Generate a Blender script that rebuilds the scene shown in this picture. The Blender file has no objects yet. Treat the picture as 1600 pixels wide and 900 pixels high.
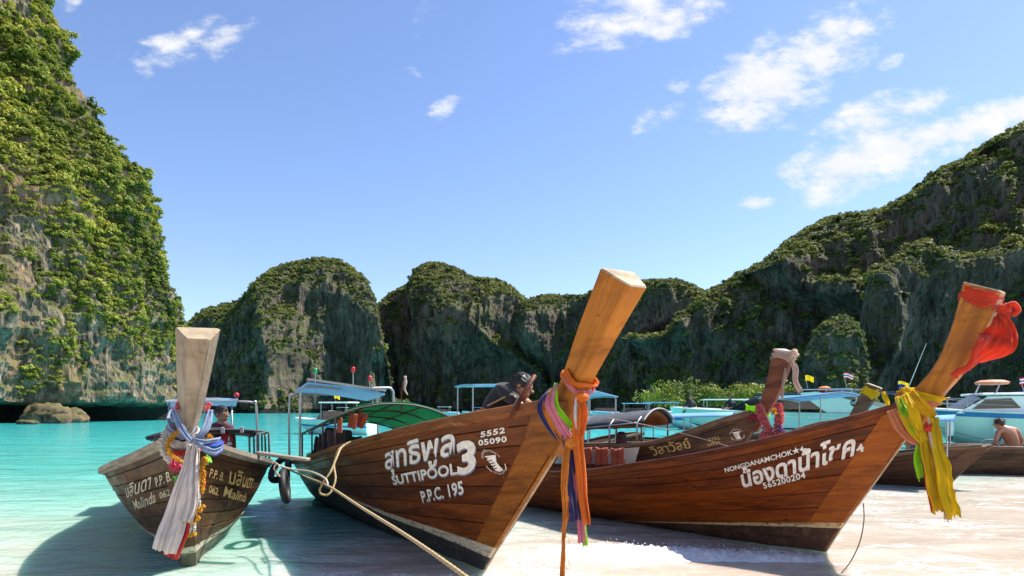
import bpy, bmesh, math, random
import numpy as np
from mathutils import Vector, Matrix

# ------------------------------------------------------------------ camera, sky, sun, exposure
SC = bpy.context.scene
COL = SC.collection
F, CX, HY, EYE = 1000.0, 800.0, 640.0, 1.6          # focal length in photo pixels, centre column, horizon row, eye height
cam = bpy.data.objects.new('camera', bpy.data.cameras.new('camera'))
COL.objects.link(cam)
cam.location = (0, 0, EYE)
cam.rotation_euler = (math.radians(90), 0, 0)
cam.data.sensor_width = 36.0
cam.data.lens = F / 1600 * 36.0
cam.data.shift_y = (HY - 450) / 1600
cam.data.clip_end = 6000
SC.camera = cam
SC.view_settings.view_transform = 'Standard'
SC.view_settings.look = 'None'
SC.view_settings.gamma = 1
SC.view_settings.use_curve_mapping = False
SC.view_settings.exposure = 0.98
SC.render.engine = 'CYCLES'
SC.cycles.max_bounces = 5
SC.cycles.diffuse_bounces = 2
SC.cycles.glossy_bounces = 2
SC.cycles.transmission_bounces = 2
SC.cycles.volume_bounces = 0
SC.cycles.use_adaptive_sampling = True
SC.cycles.adaptive_threshold = 0.02
SC.cycles.transparent_max_bounces = 8
SC.cycles.caustics_reflective = False
SC.cycles.caustics_refractive = False
SC.cycles.use_denoising = True

SUN = Vector((0.54, 0.20, 0.82)).normalized()       # towards the sun: right, behind the boats, high
sun = bpy.data.objects.new('sun', bpy.data.lights.new('sun', 'SUN'))
COL.objects.link(sun)
sun.data.energy = 5.0
sun.data.angle = math.radians(0.53)
sun.data.color = (1.0, 0.95, 0.86)
sun.location = SUN * 50
sun.rotation_euler = SUN.to_track_quat('Z', 'Y').to_euler()

W = bpy.data.worlds.new('World')
SC.world = W
W.use_nodes = True
wn, wl = W.node_tree.nodes, W.node_tree.links
for n in list(wn):
    wn.remove(n)
w_out = wn.new('ShaderNodeOutputWorld')
w_bg = wn.new('ShaderNodeBackground')
w_bg.inputs['Strength'].default_value = 0.114
wl.new(w_bg.outputs[0], w_out.inputs[0])
sky = wn.new('ShaderNodeTexSky')
sky.sky_type = 'NISHITA'
sky.sun_disc = False
sky.sun_elevation = math.asin(SUN.z)
sky.sun_rotation = math.atan2(SUN.x, SUN.y)
sky.air_density = 1.0
sky.dust_density = 0.3
sky.ozone_density = 2.8


def wmath(op, a, b=None, clamp=False):
    n = wn.new('ShaderNodeMath'); n.operation = op; n.use_clamp = clamp
    for i, v in enumerate((a, b)):
        if v is None:
            continue
        if isinstance(v, (int, float)):
            n.inputs[i].default_value = v
        else:
            wl.new(v, n.inputs[i])
    return n.outputs[0]


# fair-weather clouds, laid out by direction on the sky (tangent of the bearing, tangent of the height)
tc = wn.new('ShaderNodeTexCoord')
sep = wn.new('ShaderNodeSeparateXYZ'); wl.new(tc.outputs['Generated'], sep.inputs[0])
ady = wmath('MAXIMUM', wmath('ABSOLUTE', sep.outputs[1]), 0.02)
gx = wmath('DIVIDE', sep.outputs[0], ady)
gz = wmath('DIVIDE', sep.outputs[2], ady)
comb = wn.new('ShaderNodeCombineXYZ'); wl.new(gx, comb.inputs[0]); wl.new(gz, comb.inputs[1])


def wnoise(vec, scale, detail, rough, stretch=None, rot=0.0):
    if stretch:
        mp = wn.new('ShaderNodeMapping'); mp.inputs['Scale'].default_value = stretch
        mp.inputs['Rotation'].default_value = (0, 0, rot)
        wl.new(vec, mp.inputs[0]); vec = mp.outputs[0]
    n = wn.new('ShaderNodeTexNoise'); n.inputs['Scale'].default_value = scale
    n.inputs['Detail'].default_value = detail; n.inputs['Roughness'].default_value = rough
    wl.new(vec, n.inputs['Vector'])
    return n.outputs['Fac']


warp = wn.new('ShaderNodeTexNoise'); warp.inputs['Scale'].default_value = 9; warp.inputs['Detail'].default_value = 3
wl.new(comb.outputs[0], warp.inputs['Vector'])
wsub = wn.new('ShaderNodeVectorMath'); wsub.operation = 'SUBTRACT'; wl.new(warp.outputs['Color'], wsub.inputs[0]); wsub.inputs[1].default_value = (0.5, 0.5, 0.5)
wsc = wn.new('ShaderNodeVectorMath'); wsc.operation = 'SCALE'; wl.new(wsub.outputs[0], wsc.inputs[0]); wsc.inputs['Scale'].default_value = 0.05
wadd = wn.new('ShaderNodeVectorMath'); wadd.operation = 'ADD'; wl.new(comb.outputs[0], wadd.inputs[0]); wl.new(wsc.outputs[0], wadd.inputs[1])
CLOUDS = [  # px, py, radius along, radius across, tilt in degrees, strength
    (1205, 128, 105, 62, 28, 1.0), (1290, 78, 100, 46, 30, 1.0), (1345, 48, 50, 24, 24, .9), (1180, 165, 50, 40, 20, .9),
    (950, 48, 75, 30, 12, .8), (1050, 22, 70, 34, 12, .9), (1000, 0, 90, 30, 0, .85),
    (1312, 264, 78, 46, 20, 1.1), (1400, 232, 100, 42, 14, 1.05), (1500, 206, 120, 32, 12, 1.0), (1585, 176, 70, 26, 26, 1.0),
    (1370, 190, 100, 36, 18, .9), (1430, 165, 60, 24, 22, .7),
    (1183, 313, 34, 11, 8, .8), (1005, 190, 26, 12, 60, .5), (1040, 175, 50, 14, 40, .4), (1395, 95, 34, 14, 40, .45), (1065, 130, 30, 12, 30, .4),
    (262, 78, 70, 32, 22, .62), (355, 60, 56, 28, 40, .62), (325, 20, 40, 24, 50, .3), (300, 92, 70, 20, 10, .3),
    (690, 166, 32, 18, 30, .5), (648, 112, 22, 10, -20, .35), (660, 40, 40, 30, 20, .25), (110, 8, 30, 16, 10, .5),
    (-500, 160, 160, 50, 12, .8), (2100, 60, 200, 60, 15, .9), (500, -500, 260, 90, 10, .8), (1500, -420, 260, 80, 20, .9), (-900, -200, 220, 80, 15, .8)]
acc = None
for px, py, ra, rb, tilt, st in CLOUDS:
    mp = wn.new('ShaderNodeMapping'); mp.vector_type = 'TEXTURE'
    mp.inputs['Location'].default_value = ((px - CX) / F, (HY - py) / F, 0)
    mp.inputs['Rotation'].default_value = (0, 0, math.radians(tilt))
    mp.inputs['Scale'].default_value = (ra / F, rb / F, 1)
    wl.new(wadd.outputs[0], mp.inputs[0])
    ln = wn.new('ShaderNodeVectorMath'); ln.operation = 'LENGTH'; wl.new(mp.outputs[0], ln.inputs[0])
    m = wmath('MULTIPLY', wmath('SUBTRACT', 1.48, ln.outputs['Value']), st)
    acc = m if acc is None else wmath('SMOOTH_MAX', acc, m)
    if acc is not m:
        acc.node.inputs[2].default_value = 0.15
nz1 = wnoise(comb.outputs[0], 14, 6, 0.62, (1.0, 1.7, 1), math.radians(-28))
nz2 = wnoise(comb.outputs[0], 45, 3, 0.6, (0.7, 2.0, 1), math.radians(-35))
body = wmath('ADD', acc, wmath('MULTIPLY', wmath('SUBTRACT', nz1, 0.53), 3.1))
body = wmath('ADD', body, wmath('MULTIPLY', wmath('SUBTRACT', nz2, 0.5), 0.9))
mask0 = wmath('MULTIPLY', acc, 3.0, clamp=True)
dens = wn.new('ShaderNodeMapRange'); dens.interpolation_type = 'SMOOTHSTEP'
dens.inputs['From Min'].default_value = 0.05; dens.inputs['From Max'].default_value = 1.25; dens.inputs['To Max'].default_value = 0.97
wl.new(wmath('MULTIPLY', body, mask0), dens.inputs['Value'])
wmix = wn.new('ShaderNodeMix'); wmix.data_type = 'RGBA'
wl.new(dens.outputs[0], wmix.inputs['Factor'])
stint = wn.new('ShaderNodeMix'); stint.data_type = 'RGBA'; stint.blend_type = 'MULTIPLY'; stint.inputs['Factor'].default_value = 1.0
wl.new(sky.outputs[0], stint.inputs[6]); stint.inputs[7].default_value = (.91, .90, 1.0, 1)      # even tint, a mild colour correction of the sky
wl.new(stint.outputs[2], wmix.inputs[6])
CLOUD_RAD = 4.7
cshade = wn.new('ShaderNodeMix'); cshade.data_type = 'RGBA'
wl.new(wmath('MULTIPLY', wmath('SUBTRACT', nz1, 0.3), 2.2, clamp=True), cshade.inputs['Factor'])
cshade.inputs[6].default_value = (CLOUD_RAD * .80, CLOUD_RAD * .85, CLOUD_RAD * .95, 1)
cshade.inputs[7].default_value = (CLOUD_RAD, CLOUD_RAD * .99, CLOUD_RAD * .97, 1)
wl.new(cshade.outputs[2], wmix.inputs[7])
wl.new(wmix.outputs[2], w_bg.inputs['Color'])
W.cycles.sampling_method = 'MANUAL'
W.cycles.sample_map_resolution = 256

# ------------------------------------------------------------------ helpers
rng = np.random.default_rng(7)
random.seed(7)


def P(px, py, Y):
    """a point of the photograph at distance Y, in metres"""
    return Vector(((px - CX) / F * Y, Y, EYE - (py - HY) / F * Y))


def tag(o, label=None, cat=None, group=None, kind=None):
    if label: o['label'] = label
    if cat: o['category'] = cat
    if group: o['group'] = group
    if kind: o['kind'] = kind
    return o


def mesh_obj(name, verts, faces, mat, parent=None, smooth=False, mats=None, fmat=None):
    me = bpy.data.meshes.new(name)
    me.from_pydata([tuple(v) for v in verts], [], [tuple(f) for f in faces])
    me.update()
    for m in (mats if mats else [mat]):
        me.materials.append(m)
    if fmat is not None:
        me.polygons.foreach_set('material_index', np.asarray(fmat, dtype=np.int32))
    if smooth:
        me.polygons.foreach_set('use_smooth', np.ones(len(me.polygons), dtype=bool))
    o = bpy.data.objects.new(name, me)
    COL.objects.link(o)
    o.parent = parent
    return o


def empty(name, loc=(0, 0, 0), rz=0.0, ry=0.0, rx=0.0):
    o = bpy.data.objects.new(name, None)
    o.empty_display_size = 0.2
    COL.objects.link(o)
    o.location = loc
    o.rotation_euler = (rx, ry, rz)
    return o


class MB:
    """collects vertices and faces for one mesh"""
    def __init__(self):
        self.v, self.f, self.m = [], [], []

    def add(self, verts, faces, mi=0):
        b = len(self.v)
        self.v += [Vector(p) for p in verts]
        self.f += [tuple(b + i for i in f) for f in faces]
        self.m += [mi] * len(faces)
        return self

    def box(self, c, s, rot=None, mi=0, bev=0.0):
        x, y, z = s[0] / 2, s[1] / 2, s[2] / 2
        if bev > 0:
            b = min(bev, x * .9, y * .9, z * .9)
            pts, fc = [], []
            for sx in (-1, 1):
                for sy in (-1, 1):
                    for sz in (-1, 1):
                        pts += [(sx * (x - b), sy * (y - b), sz * z), (sx * (x - b), sy * y, sz * (z - b)), (sx * x, sy * (y - b), sz * (z - b))]
            bm = bmesh.new()
            for p in pts:
                bm.verts.new(p)
            r = bmesh.ops.convex_hull(bm, input=bm.verts)
            bm.verts.index_update()
            verts = [v.co.copy() for v in bm.verts]
            faces = [[v.index for v in f.verts] for f in bm.faces]
            bm.free()
        else:
            verts = [Vector((sx * x, sy * y, sz * z)) for sx in (-1, 1) for sy in (-1, 1) for sz in (-1, 1)]
            faces = [(0, 1, 3, 2), (4, 6, 7, 5), (0, 4, 5, 1), (2, 3, 7, 6), (0, 2, 6, 4), (1, 5, 7, 3)]
        R = rot if rot is not None else Matrix.Identity(3)
        return self.add([R @ Vector(p) + Vector(c) for p in verts], faces, mi)

    def tube(self, pts, r, n=8, mi=0, cap=True, closed=False):
        pts = [Vector(p) for p in pts]
        rs = r if isinstance(r, (list, tuple)) else [r] * len(pts)
        N = len(pts)
        rings = []
        up = None
        for i, p in enumerate(pts):
            a = pts[i - 1] if (i > 0 or closed) else p
            c = pts[(i + 1) % N] if (i < N - 1 or closed) else p
            t = (c - a).normalized()
            if up is None:
                up = Vector((0, 0, 1)) if abs(t.z) < .9 else Vector((1, 0, 0))
            s = t.cross(up)
            if s.length < 1e-5:
                s = t.cross(Vector((1, .3, 0)))
            s.normalize()
            up = s.cross(t).normalized()
            rings.append([p + (s * math.cos(2 * math.pi * k / n) + up * math.sin(2 * math.pi * k / n)) * rs[i] for k in range(n)])
        vs = [q for ring in rings for q in ring]
        fs = []
        for i in range(N if closed else N - 1):
            for k in range(n):
                a, b = i * n + k, i * n + (k + 1) % n
                j = ((i + 1) % N) * n
                fs.append((a, b, j + (k + 1) % n, j + k))
        if cap and not closed:
            fs.append(tuple(reversed(range(n))))
            fs.append(tuple((N - 1) * n + k for k in range(n)))
        return self.add(vs, fs, mi)

    def prism(self, poly, h0, h1, axis='y', mi=0):
        """polygon in the x-z plane (axis y) or x-y plane (axis z) extruded from h0 to h1"""
        n = len(poly)
        if axis == 'y':
            vs = [(a, h0, b) for a, b in poly] + [(a, h1, b) for a, b in poly]
        elif axis == 'z':
            vs = [(a, b, h0) for a, b in poly] + [(a, b, h1) for a, b in poly]
        else:
            vs = [(h0, a, b) for a, b in poly] + [(h1, a, b) for a, b in poly]
        fs = [tuple(range(n)), tuple(range(2 * n - 1, n - 1, -1))] + [(i, i + n, (i + 1) % n + n, (i + 1) % n) for i in range(n)]
        return self.add(vs, fs, mi)

    def grid(self, rows, mi=0, thick=0.0, closed_u=False):
        """rows: list of lists of points; a sheet, with thickness when asked"""
        R, C = len(rows), len(rows[0])
        vs = [Vector(p) for r in rows for p in r]
        fs = []
        for i in range(R - 1):
            for j in range(C if closed_u else C - 1):
                jj = (j + 1) % C
                fs.append((i * C + j, i * C + jj, (i + 1) * C + jj, (i + 1) * C + j))
        if thick:
            nor = [Vector() for _ in vs]
            for f in fs:
                nn = (vs[f[1]] - vs[f[0]]).cross(vs[f[3]] - vs[f[0]])
                for i in f:
                    nor[i] += nn
            back = [v - (n.normalized() if n.length > 1e-12 else n) * thick for v, n in zip(vs, nor)]
            K = len(vs)
            fs2 = [tuple(K + i for i in reversed(f)) for f in fs]
            edges = {}
            for f in fs:
                for a, b in zip(f, f[1:] + f[:1]):
                    edges[(a, b)] = 1
            rim = [(b, a, K + a, K + b) for (a, b) in edges if (b, a) not in edges]
            vs = vs + back
            fs = fs + fs2 + rim
        return self.add(vs, fs, mi)

    def lathe(self, prof, n=12, c=(0, 0, 0), mi=0):
        vs = [(c[0] + r * math.cos(2 * math.pi * k / n), c[1] + r * math.sin(2 * math.pi * k / n), c[2] + z) for r, z in prof for k in range(n)]
        fs = [(i * n + k, i * n + (k + 1) % n, (i + 1) * n + (k + 1) % n, (i + 1) * n + k) for i in range(len(prof) - 1) for k in range(n)]
        fs.append(tuple(reversed(range(n)))); fs.append(tuple((len(prof) - 1) * n + k for k in range(n)))
        return self.add(vs, fs, mi)

    def build(self, name, mat, parent=None, smooth=False):
        mats = mat if isinstance(mat, (list, tuple)) else [mat]
        o = mesh_obj(name, self.v, self.f, None, parent, smooth, mats=mats, fmat=self.m)
        return o


def catmull(pts, n=8):
    pts = [Vector(p) for p in pts]
    out = []
    for i in range(len(pts) - 1):
        p0, p1, p2, p3 = pts[max(i - 1, 0)], pts[i], pts[i + 1], pts[min(i + 2, len(pts) - 1)]
        for k in range(n):
            t = k / n
            out.append(0.5 * ((2 * p1) + (p2 - p0) * t + (2 * p0 - 5 * p1 + 4 * p2 - p3) * t * t + (3 * p1 - p0 - 3 * p2 + p3) * t ** 3))
    out.append(pts[-1])
    return out


def pchip(xs, ys):
    """smooth monotone interpolation through points sorted by x"""
    o = np.argsort(xs); x = np.asarray(xs, float)[o]; y = np.asarray(ys, float)[o]
    h = np.diff(x); d = np.diff(y) / h
    m = np.zeros(len(x)); m[0], m[-1] = d[0], d[-1]
    for i in range(1, len(x) - 1):
        m[i] = 0 if d[i - 1] * d[i] <= 0 else 2 * d[i - 1] * d[i] / (d[i - 1] + d[i])

    def f(q):
        q = np.clip(np.asarray(q, float), x[0], x[-1])
        i = np.clip(np.searchsorted(x, q) - 1, 0, len(h) - 1)
        t = (q - x[i]) / h[i]
        return ((2 * t ** 3 - 3 * t ** 2 + 1) * y[i] + (t ** 3 - 2 * t ** 2 + t) * h[i] * m[i] + (-2 * t ** 3 + 3 * t ** 2) * y[i + 1] + (t ** 3 - t ** 2) * h[i] * m[i + 1])
    return f


_perm = np.random.default_rng(3).integers(0, 2 ** 31 - 1, 4096)


def vnoise(p, seed=0):
    """value noise in -1..1 at the points p (n,3)"""
    p = np.asarray(p, float)
    i = np.floor(p).astype(np.int64); f = p - i
    f = f * f * f * (f * (f * 6 - 15) + 10)
    out = np.zeros(len(p))
    for dx in (0, 1):
        for dy in (0, 1):
            for dz in (0, 1):
                h = _perm[(i[:, 0] + dx + seed * 17) & 4095]
                h = _perm[(h + i[:, 1] + dy) & 4095]
                h = _perm[(h + i[:, 2] + dz) & 4095]
                w = (f[:, 0] if dx else 1 - f[:, 0]) * (f[:, 1] if dy else 1 - f[:, 1]) * (f[:, 2] if dz else 1 - f[:, 2])
                out += w * (h / (2 ** 30) - 1)
    return out


def fbm(p, octv=4, seed=0, gain=0.5, ridged=False):
    p = np.asarray(p, float); a, s, t = 1.0, np.zeros(len(p)), 0.0
    for k in range(octv):
        n = vnoise(p * 2 ** k + k * 13.7, seed + k)
        if ridged:
            n = 1 - 2 * np.abs(n)
        s += a * n; t += a; a *= gain
    return s / t


# ------------------------------------------------------------------ materials
class NT:
    def __init__(self, name):
        self.mat = bpy.data.materials.new(name); self.mat.use_nodes = True
        self.t = self.mat.node_tree; self.n = self.t.nodes; self.l = self.t.links
        self.bsdf = self.n['Principled BSDF']
        self.tc = None

    def co(self, kind='Object'):
        if self.tc is None:
            self.tc = self.n.new('ShaderNodeTexCoord')
        return self.tc.outputs[kind]

    def pos(self):
        g = self.n.new('ShaderNodeNewGeometry')
        return g.outputs['Position']

    def mapping(self, vec, scale=(1, 1, 1), loc=(0, 0, 0), rot=(0, 0, 0)):
        m = self.n.new('ShaderNodeMapping')
        m.inputs['Scale'].default_value = scale; m.inputs['Location'].default_value = loc; m.inputs['Rotation'].default_value = rot
        self.l.new(vec, m.inputs[0]); return m.outputs[0]

    def noise(self, vec, scale, detail=4, rough=0.5, dist=0.0, col=False):
        n = self.n.new('ShaderNodeTexNoise')
        n.inputs['Scale'].default_value = scale; n.inputs['Detail'].default_value = detail
        n.inputs['Roughness'].default_value = rough; n.inputs['Distortion'].default_value = dist
        if vec is not None:
            self.l.new(vec, n.inputs['Vector'])
        return n.outputs['Color' if col else 'Fac']

    def voronoi(self, vec, scale, feature='F1', out='Distance', rand=1.0):
        n = self.n.new('ShaderNodeTexVoronoi'); n.feature = feature
        n.inputs['Scale'].default_value = scale; n.inputs['Randomness'].default_value = rand
        self.l.new(vec, n.inputs['Vector']); return n.outputs[out]

    def math(self, op, a, b=None, c=None, clamp=False):
        n = self.n.new('ShaderNodeMath'); n.operation = op; n.use_clamp = clamp
        for i, v in enumerate((a, b, c)):
            if v is None: continue
            if isinstance(v, (int, float)): n.inputs[i].default_value = v
            else: self.l.new(v, n.inputs[i])
        return n.outputs[0]

    def ramp(self, fac, stops, interp='LINEAR'):
        r = self.n.new('ShaderNodeValToRGB'); r.color_ramp.interpolation = interp
        e = r.color_ramp.elements
        while len(e) < len(stops): e.new(0.5)
        for el, (p, c) in zip(e, stops):
            el.position = p
            el.color = (c, c, c, 1) if isinstance(c, (int, float)) else (c[0], c[1], c[2], 1)
        self.l.new(fac, r.inputs[0]); return r.outputs[0]

    def mix(self, fac, a, b, mode='MIX'):
        m = self.n.new('ShaderNodeMix'); m.data_type = 'RGBA'; m.blend_type = mode
        for sock, v in ((m.inputs['Factor'], fac), (m.inputs[6], a), (m.inputs[7], b)):
            if isinstance(v, (int, float)): sock.default_value = v if sock.type == 'VALUE' else (v, v, v, 1)
            elif isinstance(v, (tuple, list)): sock.default_value = (v[0], v[1], v[2], 1)
            else: self.l.new(v, sock)
        return m.outputs[2]

    def sepxyz(self, vec):
        s = self.n.new('ShaderNodeSeparateXYZ'); self.l.new(vec, s.inputs[0]); return s.outputs

    def maprange(self, v, a, b, c=0.0, d=1.0, smooth=True):
        m = self.n.new('ShaderNodeMapRange'); m.interpolation_type = 'SMOOTHSTEP' if smooth else 'LINEAR'
        m.inputs['From Min'].default_value = a; m.inputs['From Max'].default_value = b
        m.inputs['To Min'].default_value = c; m.inputs['To Max'].default_value = d
        self.l.new(v, m.inputs['Value']); return m.outputs[0]

    def rand(self):
        return self.n.new('ShaderNodeObjectInfo').outputs['Random']

    def hsv(self, col, h=0.5, s=1.0, v=1.0):
        n = self.n.new('ShaderNodeHueSaturation')
        for k, x in (('Hue', h), ('Saturation', s), ('Value', v)):
            if isinstance(x, (int, float)): n.inputs[k].default_value = x
            else: self.l.new(x, n.inputs[k])
        self.l.new(col, n.inputs['Color']); return n.outputs[0]

    def bump(self, h, strength=0.3, dist=0.02, normal=None):
        b = self.n.new('ShaderNodeBump'); b.inputs['Strength'].default_value = strength; b.inputs['Distance'].default_value = dist
        self.l.new(h, b.inputs['Height'])
        if normal is not None: self.l.new(normal, b.inputs['Normal'])
        return b.outputs[0]

    def set(self, **kw):
        for k, v in kw.items():
            s = self.bsdf.inputs[{'color': 'Base Color', 'rough': 'Roughness', 'metal': 'Metallic', 'normal': 'Normal', 'spec': 'Specular IOR Level',
                                  'coat': 'Coat Weight', 'coatrough': 'Coat Roughness', 'alpha': 'Alpha', 'sheen': 'Sheen Weight', 'trans': 'Transmission Weight', 'ior': 'IOR'}[k]]
            if isinstance(v, (int, float)): s.default_value = v
            elif isinstance(v, (tuple, list)): s.default_value = (v[0], v[1], v[2], 1)
            else: self.l.new(v, s)
        return self

    def translucent(self, col, fac):
        tr = self.n.new('ShaderNodeBsdfTranslucent')
        if isinstance(col, (tuple, list)): tr.inputs[0].default_value = (col[0], col[1], col[2], 1)
        else: self.l.new(col, tr.inputs[0])
        mx = self.n.new('ShaderNodeMixShader'); mx.inputs[0].default_value = fac
        self.l.new(self.bsdf.outputs[0], mx.inputs[1]); self.l.new(tr.outputs[0], mx.inputs[2])
        self.l.new(mx.outputs[0], self.n['Material Output'].inputs[0])
        return self


def plain(name, col, rough=0.5, var=0.12, scale=6.0, metal=0.0, bump=0.0, dirt=None, dirtamt=0.35, coat=0.0):
    """a painted, moulded or metal surface with slight mottling and grime"""
    m = NT(name)
    c = m.co()
    n1 = m.noise(c, scale, 6, 0.6)
    base = m.mix(1.0, col, m.ramp(n1, [(0.3, 1 - var), (0.7, 1 + var * .4)]), 'MULTIPLY')
    if dirt is not None:
        n2 = m.noise(c, scale * .45, 8, 0.68, 0.4)
        base = m.mix(m.maprange(n2, .5, .72, 0, dirtamt), base, dirt)
    m.set(color=base, rough=m.ramp(n1, [(0.3, max(rough - .08, .03)), (0.7, min(rough + .12, 1))]), metal=metal, coat=coat)
    if bump:
        m.set(normal=m.bump(m.noise(c, scale * 6, 4), bump, 0.01))
    return m.mat


def cloth(name, col, var=0.25, trans=0.35, scale=30):
    m = NT(name)
    c = m.co()
    n1 = m.noise(c, scale * .3, 5, 0.6)
    base = m.mix(1.0, col, m.ramp(n1, [(0.3, 1 - var), (0.7, 1.0)]), 'MULTIPLY')
    w = m.noise(m.mapping(c, (1, 1, .25)), scale * 6, 3)
    m.set(color=base, rough=0.85, sheen=0.2, normal=m.bump(w, 0.25, 0.004))
    m.translucent(base, trans)
    return m.mat

# ------------------------------------------------------------------ water, ground
def rock_material(name, light, dark, stain, stain_amt, green, green_amt, scale, tide_shade=1.0):
    m = NT(name)
    c = m.pos()
    n1 = m.noise(m.mapping(c, (1, 1, .55)), 0.28 * scale, 8, 0.68, 0.6)
    n2 = m.noise(m.mapping(c, (1, 1, .12)), 0.55 * scale, 5, 0.65, 1.2)      # hanging streaks
    n3 = m.noise(c, 0.07 * scale, 4, 0.6)
    n4 = m.noise(m.mapping(c, (1, 1, .16)), 1.5 * scale, 5, 0.7, .4)                # fine cracks and flutes
    base = m.ramp(n1, [(0.32, dark), (0.5, tuple((a + b) / 2 for a, b in zip(light, dark))), (0.66, light)])
    base = m.mix(m.maprange(n2, .5, .66, 0, .75), base, tuple(x * .35 for x in dark))
    base = m.mix(m.maprange(n4, .47, .36, 0, .8), base, tuple(x * .3 for x in dark))
    base = m.mix(m.maprange(n4, .56, .68, 0, .5), base, tuple(x * 1.25 for x in light))
    base = m.mix(m.maprange(m.math('ADD', n3, m.math('MULTIPLY', n1, .35)), .68, .80, 0, stain_amt), base, stain)
    g = m.n.new('ShaderNodeNewGeometry')
    nz = m.sepxyz(g.outputs['Normal'])[2]
    gm = m.maprange(m.math('ADD', m.math('MULTIPLY', nz, .55), m.math('MULTIPLY', m.noise(c, .16 * scale, 5, .65), 1.0)), .58, .74, 0, green_amt)
    base = m.mix(gm, base, m.mix(m.noise(c, 1.2 * scale, 5), green, tuple(x * 1.9 for x in green)))
    wet = m.maprange(m.math('ADD', m.sepxyz(c)[2], m.math('MULTIPLY', n1, 1.6)), 3.4, 2.6)  # dark wet rock near the water, painted to stand in for undercut shade too
    base = m.mix(m.math('MULTIPLY', wet, tide_shade), base, (.022, .022, .017))
    h = m.math('ADD', m.math('MULTIPLY', n1, 1.0), m.math('ADD', m.math('MULTIPLY', n4, .45), m.math('MULTIPLY', m.noise(m.mapping(c, (1, 1, .3)), 1.6 * scale, 4, .7), .5)))
    m.set(color=base, rough=0.9, spec=0.2, normal=m.bump(h, 0.9, 1.2 / scale))
    return m.mat


M_ROCK_L = rock_material('limestone_near', (.39, .295, .21), (.068, .05, .037), (.32, .16, .08), .42, (.06, .085, .014), .55, 1.9)
M_ROCK_F = rock_material('limestone_far', (.225, .17, .13), (.036, .029, .026), (.26, .18, .12), .4, (.045, .065, .018), .6, .42)


def leaf_material(name, a, b, c3):
    m = NT(name)
    r = m.rand()
    n = m.noise(m.pos(), 0.09, 5, .65)
    col = m.ramp(m.math('ADD', m.math('MULTIPLY', r, .55), m.maprange(n, .35, .65, 0.0, .5)), [(0.12, a), (0.5, b), (0.85, c3)])
    m.set(color=col, rough=0.6, spec=0.3)
    m.translucent(m.hsv(col, .49, 1.05, 1.25), 0.28)
    return m.mat


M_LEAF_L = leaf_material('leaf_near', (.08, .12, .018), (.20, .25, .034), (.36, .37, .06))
M_LEAF_F = leaf_material('leaf_far', (.05, .08, .02), (.12, .15, .03), (.215, .23, .05))


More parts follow.
